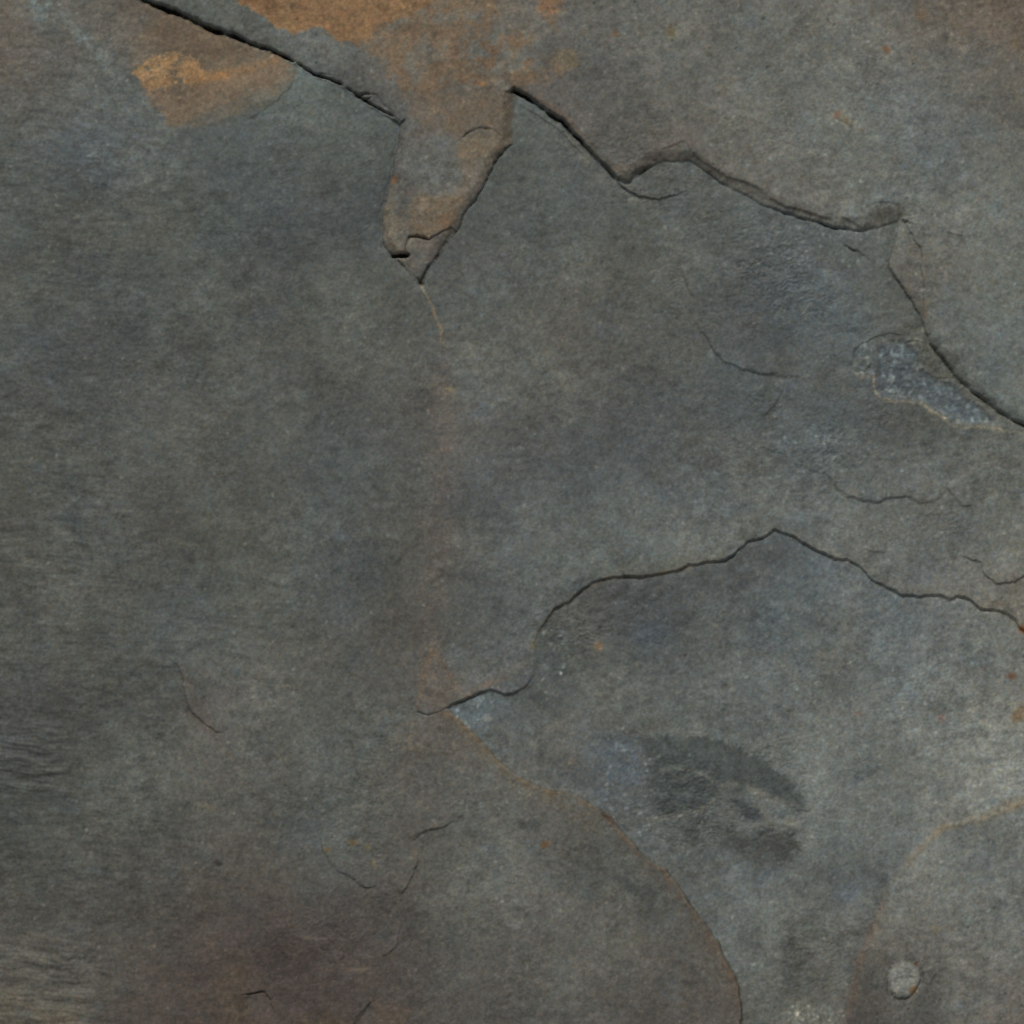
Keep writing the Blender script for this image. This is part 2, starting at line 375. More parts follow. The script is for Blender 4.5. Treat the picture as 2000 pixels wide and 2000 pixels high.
# bits along the foot of the slab
lift(TRI, 2.4, 2.5, 12)
w, sd = poly_sd(BOT, 20); LAB[w][sd > 0] = 13
H[w] -= 4.5*smooth(-1, 1, sd)*smooth(2010, 1950, WY[w])*smooth(470, 490, WX[w])
groove([(474, 1942), (500, 1940), (518, 1938), (528, 1955), (534, 1976)], [(0, 1.5), (.4, 2.2), (1, 1.6)], [(0, 4), (.4, 8), (.8, 4), (1, 2)])
w, sd = poly_sd(DARKF, 40)
LAB[w][(sd > 0) & (LAB[w] != 13)] = 14
flap([(728, 1950), (707, 1979), (691, 1997), (670, 2020)], st(3.5), 40, 1)
groove([(728, 1950), (707, 1979), (691, 1997)], [(0, 1.6), (1, 2)], [(0, 1), (1, 5)])
flap([(681, 1896), (700, 1897), (725, 1893)], st(1.8), 16, 1)
flap([(735, 1893), (733, 1930), (728, 1950)], st(1.0), 20, 1)
flap([(560, 1792), (570, 1821), (588, 1831), (619, 1836), (650, 1833)], st(2.0), 20, 1)
flap([(470, 1850), (473, 1890), (470, 1940), (462, 2000)], st(1.6), 24, -1)
w, sd = poly_sd(THIN, 40)
LAB[w][sd > 0] = 15
flap([(627, 1625), (629, 1645), (635, 1668), (653, 1694), (681, 1710), (712, 1730), (740, 1728)], st(3.0), 36, -1)
groove([(635, 1668), (653, 1694), (681, 1710), (712, 1730)], st(1.8)[0:0] + [(0, 1.6), (1, 1.6)], [(0, 1), (.5, 3), (1, 1)])
flap([(812, 1670), (812, 1681), (805, 1710), (792, 1733), (780, 1746)], st(2.8), 30, 1)
flap([(798, 1640), (829, 1624), (852, 1619), (886, 1604)], st(3.0), 34, -1)
groove([(798, 1638), (829, 1625), (852, 1620), (886, 1605)], [(0, 1.4), (1, 1.6)], [(0, 1), (.5, 4), (1, 2)])
flap([(782, 1790), (779, 1818), (772, 1849), (751, 1866), (742, 1855)], st(2.0), 26, 1)
flap([(800, 1400), (795, 1440), (799, 1460)], st(1.2), 20, 1)
flap([(799, 1445), (820, 1460), (850, 1468), (865, 1472)], st(1.5), 20, 1)
flap([(890, 1495), (905, 1520), (908, 1560), (903, 1590), (888, 1605)], st(1.3), 24, 1)
flap([(330, 1291), (347, 1294), (357, 1318), (362, 1362), (375, 1391), (404, 1413), (424, 1426), (448, 1430)], st(3.0), 40, -1)
flap([(440, 1460), (452, 1485), (462, 1505)], st(1.2), 14, 1)
# the fine healed seam below the tongue
flap([(822, 556), (839, 588), (852, 622), (862, 645), (862, 670), (858, 690)], st(2.2), 22, 1, wall=5)
flap([(565, 130), (573, 138), (572, 155), (560, 175), (525, 205), (500, 222), (470, 240)], st(1.2), 30, 1)

# cleavage: stacked thin leaves that run out in stepped contours
def blob(cx_, cy_, rx, ry, p=1.2):
    return np.exp(-(((X-cx_)/rx)**2 + ((Y-cy_)/ry)**2)**p)
leaf = fbm(X*.8, Y*1.15, 210, 6, 801, .56)
lv = leaf*9
ter = (np.floor(lv) + smooth(.80, 1.0, lv - np.floor(lv)))/9 - leaf
where = (blob(1480, 580, 190, 110) + .9*blob(1640, 850, 260, 120) + .8*blob(1150, 1230, 130, 90) + .9*blob(1430, 1560, 200, 130) + .7*blob(1600, 460, 200, 50)
         + .55*blob(760, 1580, 190, 160) + .5*blob(620, 1880, 230, 130) + .6*blob(1250, 330, 160, 90) + .6*blob(1560, 1830, 130, 130) + .45*blob(620, 380, 170, 130)
         + .4*blob(1820, 1060, 190, 90) + .35*blob(330, 600, 260, 200) + .4*blob(1700, 1300, 250, 130) + .3*blob(1050, 1750, 200, 180) + .35*blob(1600, 180, 330, 150))
where = np.clip(where, 0, 1) * (.35 + .9*smooth(-.2, .35, fbm(X, Y, 150, 3, 802)))
H += 26*where*ter
H += 1.5*where*fbm(X*.62 + .12*Y, Y*1.2, 24, 4, 803, .62)
# rippled, almost wood-like cleavage along the left side
def box(x0, x1, y0, y1, sx, sy):
    return smooth(x0, x0+sx, X)*smooth(x1, x1-sx, X)*smooth(y0, y0+sy, Y)*smooth(y1, y1-sy, Y)
rip1 = box(-700, 165, 1375, 1580, 70, 50)
rip2 = box(-700, 240, 1800, 2300, 110, 70)
rip3 = box(-700, 470, 1500, 1800, 120, 90)*.26 + box(300, 640, 1080, 1320, 90, 60)*.33 + box(-700, 420, 900, 1400, 160, 120)*.18
sx = X + 14*fbm(X, Y, 60, 2, 61)
sy = Y - 0.10*X + 9*fbm(X, Y, 90, 2, 62)
rp = fbm(sx/6.0, sy, 21, 3, 63, 0.55)
H += (4.2*(rip1 + .85*rip2) + 4.2*rip3) * rp
left = smooth(640, 120, X)
H += 0.8*left*fbm(X/3.2, Y - .08*X, 11, 3, 64, 0.6)
# general roughness of cleaved slate
H += 0.26*fbm(X, Y*1.2, 15, 3, 65, 0.6) + 0.035*grain(66, 1)
# pits and grains
def scatter(n, seed, x0=0, x1=2000, y0=0, y1=2000):
    r = np.random.default_rng(seed)
    return np.stack([r.uniform(x0, x1, n), r.uniform(y0, y1, n), r.uniform(0, 1, n), r.uniform(0, np.pi, n)], 1)
def dab(field, px, py, rx, ry, rot, val, mode='add', col=None, k=1.0):
    R = max(rx, ry)*2.6
    w = window([(px-R, py-R), (px+R, py+R)], 2)
    dx = WX[w]-px; dy = WY[w]-py
    c, s = math.cos(rot), math.sin(rot)
    q = ((dx*c+dy*s)/rx)**2 + ((-dx*s+dy*c)/ry)**2
    m = np.exp(-q**1.5)
    if mode == 'add':
        field[w] += val*m
    else:
        m = (m*k)[..., None]
        field[w] = field[w]*(1-m) + np.array(col, f32)*m
pits = np.concatenate([scatter(170, 90, 1040, 2000, 0, 330), scatter(130, 91), scatter(90, 92, 1700, 2000, 1600, 2000), scatter(50, 93, 480, 1000, 0, 230)])
for px, py, q, a in pits:
    dab(H, px, py, 1.6+1.6*q**6, 1.4+.9*q**6, a, -.5-1.6*q**4)

# ------------------------------------------------------------------ colour of the stone (as it looks, 0..255)
MAIN = """20 30 96 84 74|75 15 104 108 102|150 40 94 85 74|40 110 88 80 72|110 90 98 92 86|220 60 92 80 70|172 72 104 108 104|300 60 90 78 66|400 90 92 78 62|200 130 100 102 98
60 200 92 88 82|130 160 96 94 88|250 180 90 94 92|20 260 84 84 76|100 270 84 90 92|190 310 86 91 94|260 260 86 88 84|330 300 92 94 90|400 280 80 84 82|480 330 76 80 78|60 400 80 82 78|150 420 80 80 74
250 450 86 84 76|350 420 84 86 80|450 450 82 86 84|30 480 80 82 78|600 170 98 104 100|560 220 92 97 93|640 250 84 86 80|700 220 90 95 92|560 300 78 80 78|700 310 84 86 81|620 350 80 83 79|720 400 76 80 80
560 420 76 80 80|650 450 76 78 76|540 480 76 77 75|50 560 82 82 76|150 560 76 77 74|300 600 80 81 78|400 580 88 90 84|250 540 80 84 82|480 600 78 78 74|600 560 82 83 77|700 580 86 88 82|780 620 88 88 82
60 680 80 83 81|150 680 74 75 73|300 700 82 83 79|430 680 84 84 78|550 700 84 84 79|700 700 90 90 84|800 720 90 89 83|80 800 80 80 76|200 820 84 86 82|300 800 86 86 82|420 800 88 88 82|500 760 86 88 85
600 800 84 84 79|700 820 86 87 84|800 780 90 88 83|50 950 78 78 72|200 930 84 84 79|350 930 82 82 77|450 900 84 84 79|550 920 84 84 79|650 900 80 84 84|760 930 84 85 81|60 1050 78 77 71|150 1030 82 84 81
300 1050 84 83 78|420 1050 82 82 75|550 1030 90 90 84|650 1040 84 87 85|760 1030 84 83 77|700 1110 76 78 76|60 1150 88 88 82|150 1150 92 91 85|250 1180 86 86 80|350 1190 78 81 81|450 1130 86 87 80
550 1160 96 96 89|650 1160 86 90 90|760 1180 84 82 75|60 1280 86 86 80|200 1280 82 82 76|300 1260 84 86 82|420 1260 96 97 92|550 1280 90 88 82|650 1280 92 90 84|740 1290 84 82 78|790 1240 90 84 77
50 1380 76 75 73|200 1400 82 81 76|300 1400 82 82 77|450 1360 98 95 89|550 1400 92 92 86|650 1400 94 94 89|760 1400 90 90 85|850 1340 96 90 83|50 1480 74 75 72|150 1500 84 84 78|260 1520 98 100 94
400 1500 98 96 89|550 1500 94 92 86|650 1520 98 101 96|730 1480 92 92 86|800 1500 94 88 81|60 1620 76 77 72|200 1600 84 83 77|300 1600 88 87 81|420 1600 94 91 84|550 1600 90 88 82|650 1640 94 97 93
730 1600 90 87 80|830 1560 94 91 85|60 1740 80 78 72|200 1740 82 80 74|300 1760 84 81 75|430 1740 86 80 73|550 1720 86 80 73|650 1760 84 81 76|720 1680 86 83 78|800 1680 90 85 78|60 1860 90 86 79
160 1840 90 85 79|250 1830 86 82 75|350 1850 80 73 67|450 1850 78 68 62|550 1850 76 66 61|650 1850 80 72 67|740 1800 80 73 68|760 1890 86 78 72|40 1960 98 92 82|140 1950 96 92 84|240 1960 84 76 69
350 1960 78 68 61|450 1960 84 72 60|560 1950 72 62 58|650 1960 72 63 57|740 1960 86 77 70|900 1500 98 97 92|950 1600 104 103 96|900 1700 98 98 91|1000 1700 104 102 96|900 1800 92 90 83|1000 1560 102 100 94
1100 1620 96 93 86|1200 1720 86 86 81|1050 1780 100 97 91|1200 1800 98 95 88|1300 1780 90 87 81|1000 1860 96 92 86|1150 1880 98 95 88|1280 1880 92 88 82|1380 1880 92 88 81|900 1920 92 88 82
1000 1960 92 88 82|1100 1960 96 93 87|1250 1960 88 83 77|1380 1960 86 80 74|840 1880 88 83 77|1030 230 88 91 87|1050 330 84 86 81|1150 320 86 86 82|1100 420 80 84 83|1200 430 86 88 84|950 450 80 83 80
1000 400 78 80 76|900 500 80 79 76|950 560 90 93 90|1050 480 86 87 83|1150 520 96 96 90|1250 500 84 84 77|1050 560 98 98 92|1000 650 94 93 87|1050 720 102 102 95|950 700 98 98 92|1150 620 88 84 77
1250 600 86 86 81|1180 700 82 81 76|1100 750 96 94 88|900 760 92 92 87|880 820 88 84 79|950 850 92 92 89|1050 850 88 87 83|1150 830 84 85 83|1250 720 84 84 80|1250 850 82 84 84|1350 700 86 87 83
1300 620 88 88 83|1350 500 86 87 83|1300 430 88 89 85|1400 450 88 90 86|1500 480 84 87 86|1600 480 88 91 90|1450 560 78 80 79|1560 600 84 90 92|1650 600 88 94 96|1480 660 80 82 81|1600 700 82 85 83
1680 560 90 92 88|1740 580 86 86 80|1450 780 86 92 93|1550 780 84 84 79|1400 880 82 82 78|1300 920 86 88 87|1600 860 92 98 99|1700 860 86 88 86|1560 850 86 91 92|1800 870 84 84 79|1900 900 88 89 84
1970 900 96 97 91|1650 930 96 98 94|1750 930 94 97 94|1500 930 94 94 89|950 950 82 85 85|1050 950 90 91 89|1150 930 80 84 85|1200 1000 98 101 98|1300 1020 100 102 99|1050 1050 96 98 95|950 1050 88 89 86
880 1080 86 83 77|950 1180 90 93 91|1030 1130 94 97 95|1100 1080 92 94 90|1200 1080 100 102 96|1350 1050 104 105 100|1400 990 98 102 102|1480 1010 108 108 100|950 1280 98 99 97|880 1250 80 80 75
900 1180 86 87 83|1000 1230 94 96 94|1560 1020 100 103 103|1650 1050 106 106 101|1750 1010 98 98 92|1850 1020 98 99 94|1750 1080 104 105 102|1850 1110 104 105 104|1950 1050 104 104 97|1980 1160 118 112 102
1900 1150 112 109 101|1820 1000 96 96 92"""
UPPER = """400 20 88 90 84|480 70 90 90 85|600 110 96 97 93|690 160 90 90 87|740 190 84 82 80|650 95 98 100 96|760 130 110 104 93|850 90 104 96 86|900 130 100 92 82|950 100 98 92 84|880 40 104 98 88
950 30 106 100 90|1000 60 96 91 85|1100 80 94 90 84|1200 30 94 92 85|1300 80 100 98 91|1400 40 100 98 91|1150 170 92 90 85|1250 170 94 92 87|1100 210 88 82 76|1200 270 86 83 77|1250 220 90 88 82
1350 200 96 94 87|1400 280 100 98 91|1330 300 90 82 74|1500 100 102 102 96|1480 250 100 97 90|1600 60 104 101 93|1540 160 96 97 92|1700 100 100 98 92|1650 180 106 105 98|1800 50 98 92 84|1900 50 98 89 80
1980 30 92 82 74|1900 130 100 95 87|1980 120 104 96 85|1550 280 98 98 93|1650 260 106 108 102|1750 200 106 108 106|1850 170 94 94 89|1950 200 98 95 88|1700 320 106 107 100|1800 300 98 101 101|1850 280 92 94 92
1950 320 102 101 94|1600 350 104 102 96|1500 340 102 99 92|1750 360 106 106 99|1900 400 108 109 103|1980 430 104 105 100|1850 450 100 100 94|1830 560 100 100 94|1950 560 104 105 98|1900 620 98 101 98
1970 680 100 103 100|1880 700 102 104 98|1960 760 98 101 97|1810 540 98 92 84"""
TONGUE = """850 230 98 88 78|900 200 98 88 77|960 210 94 85 76|860 290 100 95 88|820 310 98 96 92|920 290 104 95 83|960 280 110 98 82|900 340 104 98 90|840 350 98 99 96|880 390 102 96 88|790 350 100 100 97
770 420 106 98 86|790 450 102 94 84|830 420 98 88 77|870 430 100 86 72|820 480 92 88 83|840 490 84 80 77|820 520 92 88 84|780 490 108 98 84|800 260 94 90 86"""
LOWER = """1060 1250 80 82 78|1100 1220 84 84 79|1150 1250 94 93 87|1200 1180 84 83 81|1280 1180 82 84 84|1350 1150 80 81 78|1450 1120 86 87 85|1270 1240 74 80 84|1400 1230 90 91 87|1350 1300 98 99 96
1450 1300 102 103 99|1200 1320 98 98 92|1100 1330 88 91 89|1000 1400 96 98 95|950 1380 92 98 100|1050 1420 102 104 99|1150 1400 100 98 92|1250 1420 94 95 90|1100 1480 96 91 84|1180 1500 96 100 102
1020 1480 104 103 98|1350 1400 102 104 100|1500 1120 84 86 85|1500 1220 84 91 93|1580 1100 86 93 96|1570 1180 96 101 100|1650 1150 104 106 104|1650 1250 112 110 103|1750 1200 96 101 102|1700 1240 100 106 107
1850 1200 102 104 103|1900 1200 110 111 106|1850 1250 100 100 97|1950 1260 114 114 108|1600 1320 108 108 102|1700 1320 106 109 107|1800 1300 104 107 105|1900 1320 114 115 110|1500 1330 96 101 101
1550 1400 104 105 101|1650 1400 108 109 104|1750 1400 106 108 105|1850 1400 112 113 108|1970 1400 120 118 109|1600 1480 110 112 106|1700 1480 104 105 101|1800 1500 112 113 107|1900 1480 122 122 115
1980 1520 124 124 118|1650 1560 104 106 103|1750 1570 110 111 105|1820 1540 120 118 111|1650 1650 108 110 105|1750 1620 104 108 108|1680 1680 100 102 98|1600 1700 96 97 93|1640 1740 92 97 100|1720 1700 94 95 92
1550 1720 112 114 109|1600 1780 106 107 101|1520 1800 112 112 106|1660 1800 94 90 84|1450 1740 102 103 99|1440 1800 96 100 100|1480 1880 112 112 106|1600 1850 100 98 91|1520 1900 88 88 83|1600 1950 88 85 79
1480 1960 90 90 85|1560 1980 112 111 103|1350 1600 92 94 91|1250 1600 94 96 94|1400 1680 92 93 89|1480 1660 96 99 99"""
CORNER = """1800 1700 112 112 106|1900 1650 108 110 106|1980 1620 112 112 106|1950 1720 108 109 105|1850 1780 108 107 101|1750 1800 116 113 105|1770 1750 112 110 104|1900 1800 110 110 105|1980 1800 106 106 101
1720 1860 112 106 97|1850 1860 104 100 93|1950 1880 106 104 98|1720 1920 86 82 76|1700 1980 80 76 71|1820 1960 88 87 82|1880 1930 104 100 93|1980 1960 100 93 86|1800 1990 84 81 76"""

def tone(text):
    P = np.array([[float(v) for v in q.split()] for ln in text.split('\n') for q in ln.split('|')])
    cs = np.arange(-700, 2701, 25.0)
    gx, gy = np.meshgrid(cs, cs)
    num = 0; den = 0
    for x, y, r, g, b in P:
        d2 = (gx-x)**2 + (gy-y)**2
        wt = np.exp(-d2/(2*52.0**2)) + 3e-3/(1 + d2/60.0**2)**1.5
        num = num + wt[..., None]*np.array([r, g, b]); den = den + wt
    C = num/den[..., None]
    # look the coarse sheet up with a wobble so that no tone ends in a smooth blob
    tx = VX + 10*fbm(X, Y, 22, 3, 313, .6); ty = VY + 10*fbm(X, Y, 22, 3, 414, .6)
    u = np.clip((tx + 700)/25, 0, len(cs)-1.01); v = np.clip((ty + 700)/25, 0, len(cs)-1.01)
    ui = u.astype(int); vi = v.astype(int); fu = (u-ui)[..., None]; fv = (v-vi)[..., None]
    return ((C[vi, ui]*(1-fu) + C[vi, ui+1]*fu)*(1-fv) + (C[vi+1, ui]*(1-fu) + C[vi+1, ui+1]*fu)*fv).astype(f32)

C = tone(MAIN)
w, sd = U_w, U_sd
m = smooth(-2, 3, sd)[..., None]
C[w] = C[w]*(1-m) + tone(UPPER)[w]*m
w, sd = poly_sd(T_poly, 40)
m = smooth(-4, 10, sd)[..., None]
C[w] = C[w]*(1-m) + tone(TONGUE)[w]*m
w, sd = L_w, L_sd
m = smooth(-1, 6, sd)[..., None]
C[w] = C[w]*(1-m) + tone(LOWER)[w]*m
w, sd = poly_sd(R_poly, 60)
m = smooth(-4, 4, sd)[..., None]
C[w] = C[w]*(1-m) + tone(CORNER)[w]*m

# blotches of blue-grey, olive and brown, mottling
def toward(mask, col):
    global C
    m = mask[..., None].astype(f32)
    C = C*(1-m) + np.array(col, f32)*m
lum = C.mean(2)
blu = smooth(.08, .55, fbm(X, Y, 95, 5, 501, .68))*.36
m = blu[..., None]; C = C*(1-m) + (lum[..., None]*np.array([.94, 1.02, 1.05], f32))*m
brn = smooth(.08, .55, fbm(X, Y, 80, 5, 502, .68))*.22
m = brn[..., None]; C = C*(1-m) + (lum[..., None]*np.array([1.06, .99, .91], f32))*m
mot = 0.09*fbm(X, Y, 190, 3, 506, .6) + 0.17*fbm(X*.93, Y*1.07, 110, 6, 503, .76) + 0.17*fbm(X*.75 + .15*Y, Y*1.25, 26, 4, 504, .74)*(.5 + .9*smooth(-.3, .4, fbm(X, Y, 170, 3, 509)))
mot = mot + 0.12*where*fbm(X*.55 + .12*Y, Y*1.3, 22, 4, 507, .65)
strk = smooth(850, 1150, X)*smooth(880, 1050, Y)
mot = mot + 0.075*strk*fbm(X + .06*Y, Y*.14, 34, 4, 508, .62)
mot = mot + left*0.09*fbm(X/3.4, Y - .08*X, 13, 3, 505, .6)
mot = mot + (rip1 + rip2 + rip3)*0.22*rp

DITHER = fbm(X, Y, 17, 4, 690, .75) + .35*grain(691, 1)
def line_stain_or_shading(pts, width, col, k, side=0, soft=True):
    w, dd, t, s_ = line_field(pts, 60)
    q = np.exp(-(dd/prof(t, width))**2) * prof(t, k)
    if side:
        q = q * np.where(s_*side > 0, 1, np.exp(-(dd/2.0)**2))
    q = q * np.clip(0.66 + 0.85*fbm(X[w], Y[w], 42, 5, 601, .72) + .2*DITHER[w], .05, 1.3)
    m = np.clip(q, 0, 1)[..., None]
    C[w] = C[w]*(1-m) + np.array(col, f32)*m

def stain_or_shading(pts, col, soft, k, mott=0.0, msize=24, seed=700, fx=None, fy=None, thr=0.0):
    fx = VX if fx is None else fx; fy = VY if fy is None else fy
    w, sd = poly_sd(pts, 60 + soft, fx, fy)
    sd = sd + (4 + .25*soft)*DITHER[w]
    m = smooth(-soft*.5, soft*.8, sd)*k
    if mott:
        n = fbm(X[w], Y[w], msize, 5, seed, .7)
        m = m * np.clip(1 - mott + mott*smooth(-.25+thr, .3+thr, n)*1.3, 0, 1)
    m = np.clip(m, 0, 1)[..., None]
    C[w] = C[w]*(1-m) + np.array(col, f32)*m

# ochre sheets at the top
stain_or_shading([(250, 120), (275, 165), (310, 210), (338, 246), (375, 252), (430, 236), (490, 216), (545, 185), (572, 155), (575, 130), (556, 116), (480, 84), (400, 55), (330, 28), (290, 40), (260, 80)],
      (108, 93, 76), 10, .62, .35, 40, 701, WX, WY)
stain_or_shading([(270, 160), (300, 205), (336, 245), (372, 246), (400, 215), (470, 190), (540, 168), (575, 140), (540, 112), (490, 122), (420, 150), (350, 175), (300, 165)], (115, 95, 75), 16, .85, .2, 40, 702)
stain_or_shading([(330, 20), (420, 62), (500, 95), (540, 112), (480, 124), (420, 118), (350, 90), (300, 60)], (96, 80, 64), 14, .6, .2, 40, 703)
stain_or_shading([(252, 132), (280, 120), (300, 110), (345, 98), (378, 118), (400, 142), (392, 162), (340, 170), (300, 178), (276, 168)], (150, 112, 72), 9, 1.0, .97, 24, 704, VX, VY, -.2)
line_stain_or_shading([(380, 152), (430, 148), (480, 138), (520, 124), (550, 110)], [(0, 15), (.5, 9), (1, 6)], (148, 103, 60), [(0, .8), (.5, 1.0), (1, .7)])
stain_or_shading([(258, 138), (300, 128), (330, 140), (330, 160), (300, 172), (278, 166)], (158, 122, 82), 8, .8, .5, 18, 705)
line_stain_or_shading([(577, 132), (574, 155), (548, 186), (492, 218), (432, 238), (380, 252)], [(0, 6), (1, 8)], (82, 77, 66), [(0, .7), (.5, .6), (1, .3)])
# the grey scar that cuts the stain off at its left
line_stain_or_shading([(120, 30), (150, 60), (185, 95), (215, 140), (250, 160), (290, 210), (330, 250)], [(0, 10), (.4, 12), (.6, 7), (1, 7)], (117, 122, 118), [(0, .95), (.4, .9), (.6, .5), (1, .15)])
stain_or_shading([(55, 0), (95, -10), (90, 40), (70, 45)], (114, 121, 118), 12, .85, .5, 20, 707)
OCH = [(440, -60), (456, -4), (478, 18), (505, 30), (525, 45), (545, 57), (575, 62), (610, 55), (632, 60), (655, 72), (690, 84), (720, 80), (735, 58), (770, 40), (820, 26), (860, -5), (900, -70)]
stain_or_shading(OCH, (137, 102, 66), 6, 1.0, 0, fx=WX*.4+VX*.6, fy=WY*.4+VY*.6)
stain_or_shading([(470, -20), (500, 20), (560, 45), (640, 50), (700, 60), (760, 30), (800, -20)], (143, 107, 72), 20, .6, .8, 50, 711)
stain_or_shading([(470, -30), (520, 30), (600, 50), (700, 70), (780, 30), (800, -30)], (124, 86, 55), 16, .5, .95, 40, 726, VX, VY, .08)
stain_or_shading([(448, -40), (470, 8), (510, 28), (530, 20), (500, -30)], (120, 80, 50), 12, .7, .4, 30, 712)
stain_or_shading([(540, 55), (600, 58), (680, 82), (700, 70), (640, 40), (560, 40)], (133, 94, 60), 10, .5, .4, 30, 713)
stain_or_shading([(690, 70), (740, 40), (820, 20), (900, 0), (940, -30), (1010, 20), (1050, 90), (1120, 120), (1110, 150), (1020, 165), (960, 150), (900, 170), (830, 200), (790, 190), (760, 150), (720, 110)], (112, 92, 72), 26, .95, .9, 52, 714)
stain_or_shading([(700, 80), (760, 60), (830, 40), (800, 110), (760, 130), (720, 105)], (122, 96, 71), 20, .7, .5, 34, 715)
stain_or_shading([(790, 10), (860, -20), (980, -20), (940, 25), (860, 40)], (122, 92, 64), 16, .6, .6, 36, 716)
stain_or_shading([(1040, -30), (1100, -30), (1100, 15), (1085, 55), (1055, 40)], (130, 91, 58), 14, .8, .5, 24, 717)
stain_or_shading([(985, 60), (1020, 90), (1040, 140), (1060, 160), (1000, 170), (990, 120)], (118, 90, 62), 12, .7, .5, 24, 718)
stain_or_shading([(860, 50), (960, 40), (1010, 90), (1000, 160), (900, 160), (850, 120)], (112, 86, 62), 20, .7, .9, 34, 719)
stain_or_shading([(800, 90), (900, 20), (1010, 40), (1090, 120), (1000, 150), (880, 140)], (98, 99, 95), 20, .8, .95, 46, 725, VX, VY, .12)
stain_or_shading([(1085, 100), (1130, 90), (1135, 130), (1095, 140)], (112, 97, 72), 12, .6, .4, 20, 720)
# tongue
stain_or_shading([(800, 185), (985, 180), (985, 250), (930, 260), (890, 285), (830, 250), (805, 225)], (108, 91, 74), 16, .7, .55, 34, 721)
stain_or_shading([(800, 375), (905, 390), (900, 420), (880, 440), (840, 464), (800, 458)], (114, 96, 76), 10, .8, .4, 26, 722)
stain_or_shading([(850, 425), (885, 410), (885, 440), (865, 448)], (122, 88, 58), 8, .6, .5, 18, 723)
stain_or_shading([(890, 280), (930, 258), (975, 262), (980, 290), (950, 315), (910, 310)], (120, 102, 80), 10, .6, .4, 24, 724)
line_stain_or_shading([(905, 300), (915, 330), (900, 380), (906, 400)], [(0, 10), (1, 9)], (120, 96, 70), [(0, .5), (1, .4)])
line_stain_or_shading([(760, 380), (756, 430), (770, 490), (785, 500)], [(0, 8), (.5, 14), (1, 10)], (122, 110, 92), [(0, .4), (.5, .9), (1, .9)])  # pale tan ridge, with the light along it put into the colour
stain_or_shading([(790, 285), (880, 285), (905, 330), (890, 372), (810, 370), (785, 330)], (97, 98, 95), 18, .75, .4, 40, 727)
# upper sheet
line_stain_or_shading([(1040, 190), (1080, 215), (1110, 235), (1125, 255), (1150, 285)], [(0, 9), (1, 7)], (108, 84, 68), [(0, .3), (.5, .6), (.8, .6), (1, .1)], -1)
line_stain_or_shading([(1200, 335), (1240, 330), (1290, 305), (1318, 290), (1335, 275), (1352, 292)], [(0, 8), (1, 9)], (104, 88, 76), [(0, .5), (.6, .6), (1, .3)], -1)
stain_or_shading([(1780, 0), (2040, -30), (2040, 110), (1960, 90), (1860, 70), (1800, 60)], (104, 90, 76), 40, .5, .6, 60, 731)
line_stain_or_shading([(1801, 500), (1803, 552), (1805, 620)], [(0, 4), (1, 6)], (116, 100, 84), [(0, .3), (.5, .7), (1, .3)])
line_stain_or_shading([(1772, 560), (1790, 590), (1800, 612)], [(0, 6), (1, 5)], (104, 90, 76), [(0, .4), (1, .4)], -1)
line_stain_or_shading([(1350, 308), (1370, 322), (1404, 348), (1440, 364), (1490, 388), (1540, 408), (1596, 424), (1640, 436)], [(0, 9), (.5, 13), (1, 10)], (86, 78, 71), [(0, .4), (.4, .7), (1, .5)], -1)  # bevel of the broken edge: its shade put into the colour, over brown film
stain_or_shading([(1705, 396), (1735, 394), (1762, 406), (1745, 432), (1700, 444), (1690, 430)], (86, 81, 74), 12, .7, .3, 30, 732)  # recessed facet at the corner, its shade put into the colour
line_stain_or_shading([(1759, 552), (1780, 586), (1803, 630), (1836, 690), (1867, 730), (1924, 780)], [(0, 6), (1, 6)], (90, 82, 73), [(0, .4), (.5, .5), (1, .4)], -1)  # slope further along the edge, shade put into its brown
# main layer
line_stain_or_shading([(822, 556), (839, 588), (852, 622), (862, 648), (862, 672)], [(0, 2.6), (.6, 3.4), (1, 4)], (134, 116, 94), [(0, .8), (.5, 1.1), (.85, .9), (1, .2)])
line_stain_or_shading([(862, 660), (868, 740), (866, 820), (866, 900), (862, 1000), (858, 1080), (845, 1150), (838, 1220), (842, 1270)], [(0, 12), (.2, 26), (.6, 36), (1, 22)], (103, 91, 83), [(0, .65), (.15, .75), (.5, .66), (.8, .62), (1, .7)])
line_stain_or_shading([(840, 750), (848, 754), (870, 756), (884, 760)], [(0, 6), (1, 7)], (116, 106, 84), [(0, .5), (.4, .2), (1, .6)])
line_stain_or_shading([(355, 1300), (370, 1350), (385, 1390), (410, 1418), (440, 1450), (458, 1495)], [(0, 5), (.4, 20), (.7, 16), (1, 3)], (96, 82, 74), [(0, .3), (.4, .75), (.7, .5), (1, .4)])
stain_or_shading([(820, 1300), (845, 1262), (870, 1300), (895, 1350), (860, 1385), (815, 1385)], (104, 92, 82), 12, .6, .3, 30, 741)
line_stain_or_shading([(815, 1385), (828, 1320), (843, 1270), (860, 1285), (872, 1310), (900, 1350)], [(0, 4), (1, 5)], (118, 94, 70), [(0, .3), (.3, .6), (.6, .5), (1, .4)])
line_stain_or_shading([(905, 1362), (935, 1350), (962, 1335), (1000, 1322), (1030, 1300)], [(0, 9), (1, 16)], (112, 92, 76), [(0, .5), (.4, .7), (1, .35)], -1)
line_stain_or_shading([(1040, 1264), (1050, 1240), (1070, 1212)], [(0, 6), (1, 5)], (108, 98, 80), [(0, .8), (1, .3)])
stain_or_shading([(780, 1400), (870, 1400), (960, 1490), (920, 1520), (840, 1480), (790, 1500)], (102, 92, 82), 30, .5, .4, 50, 742)
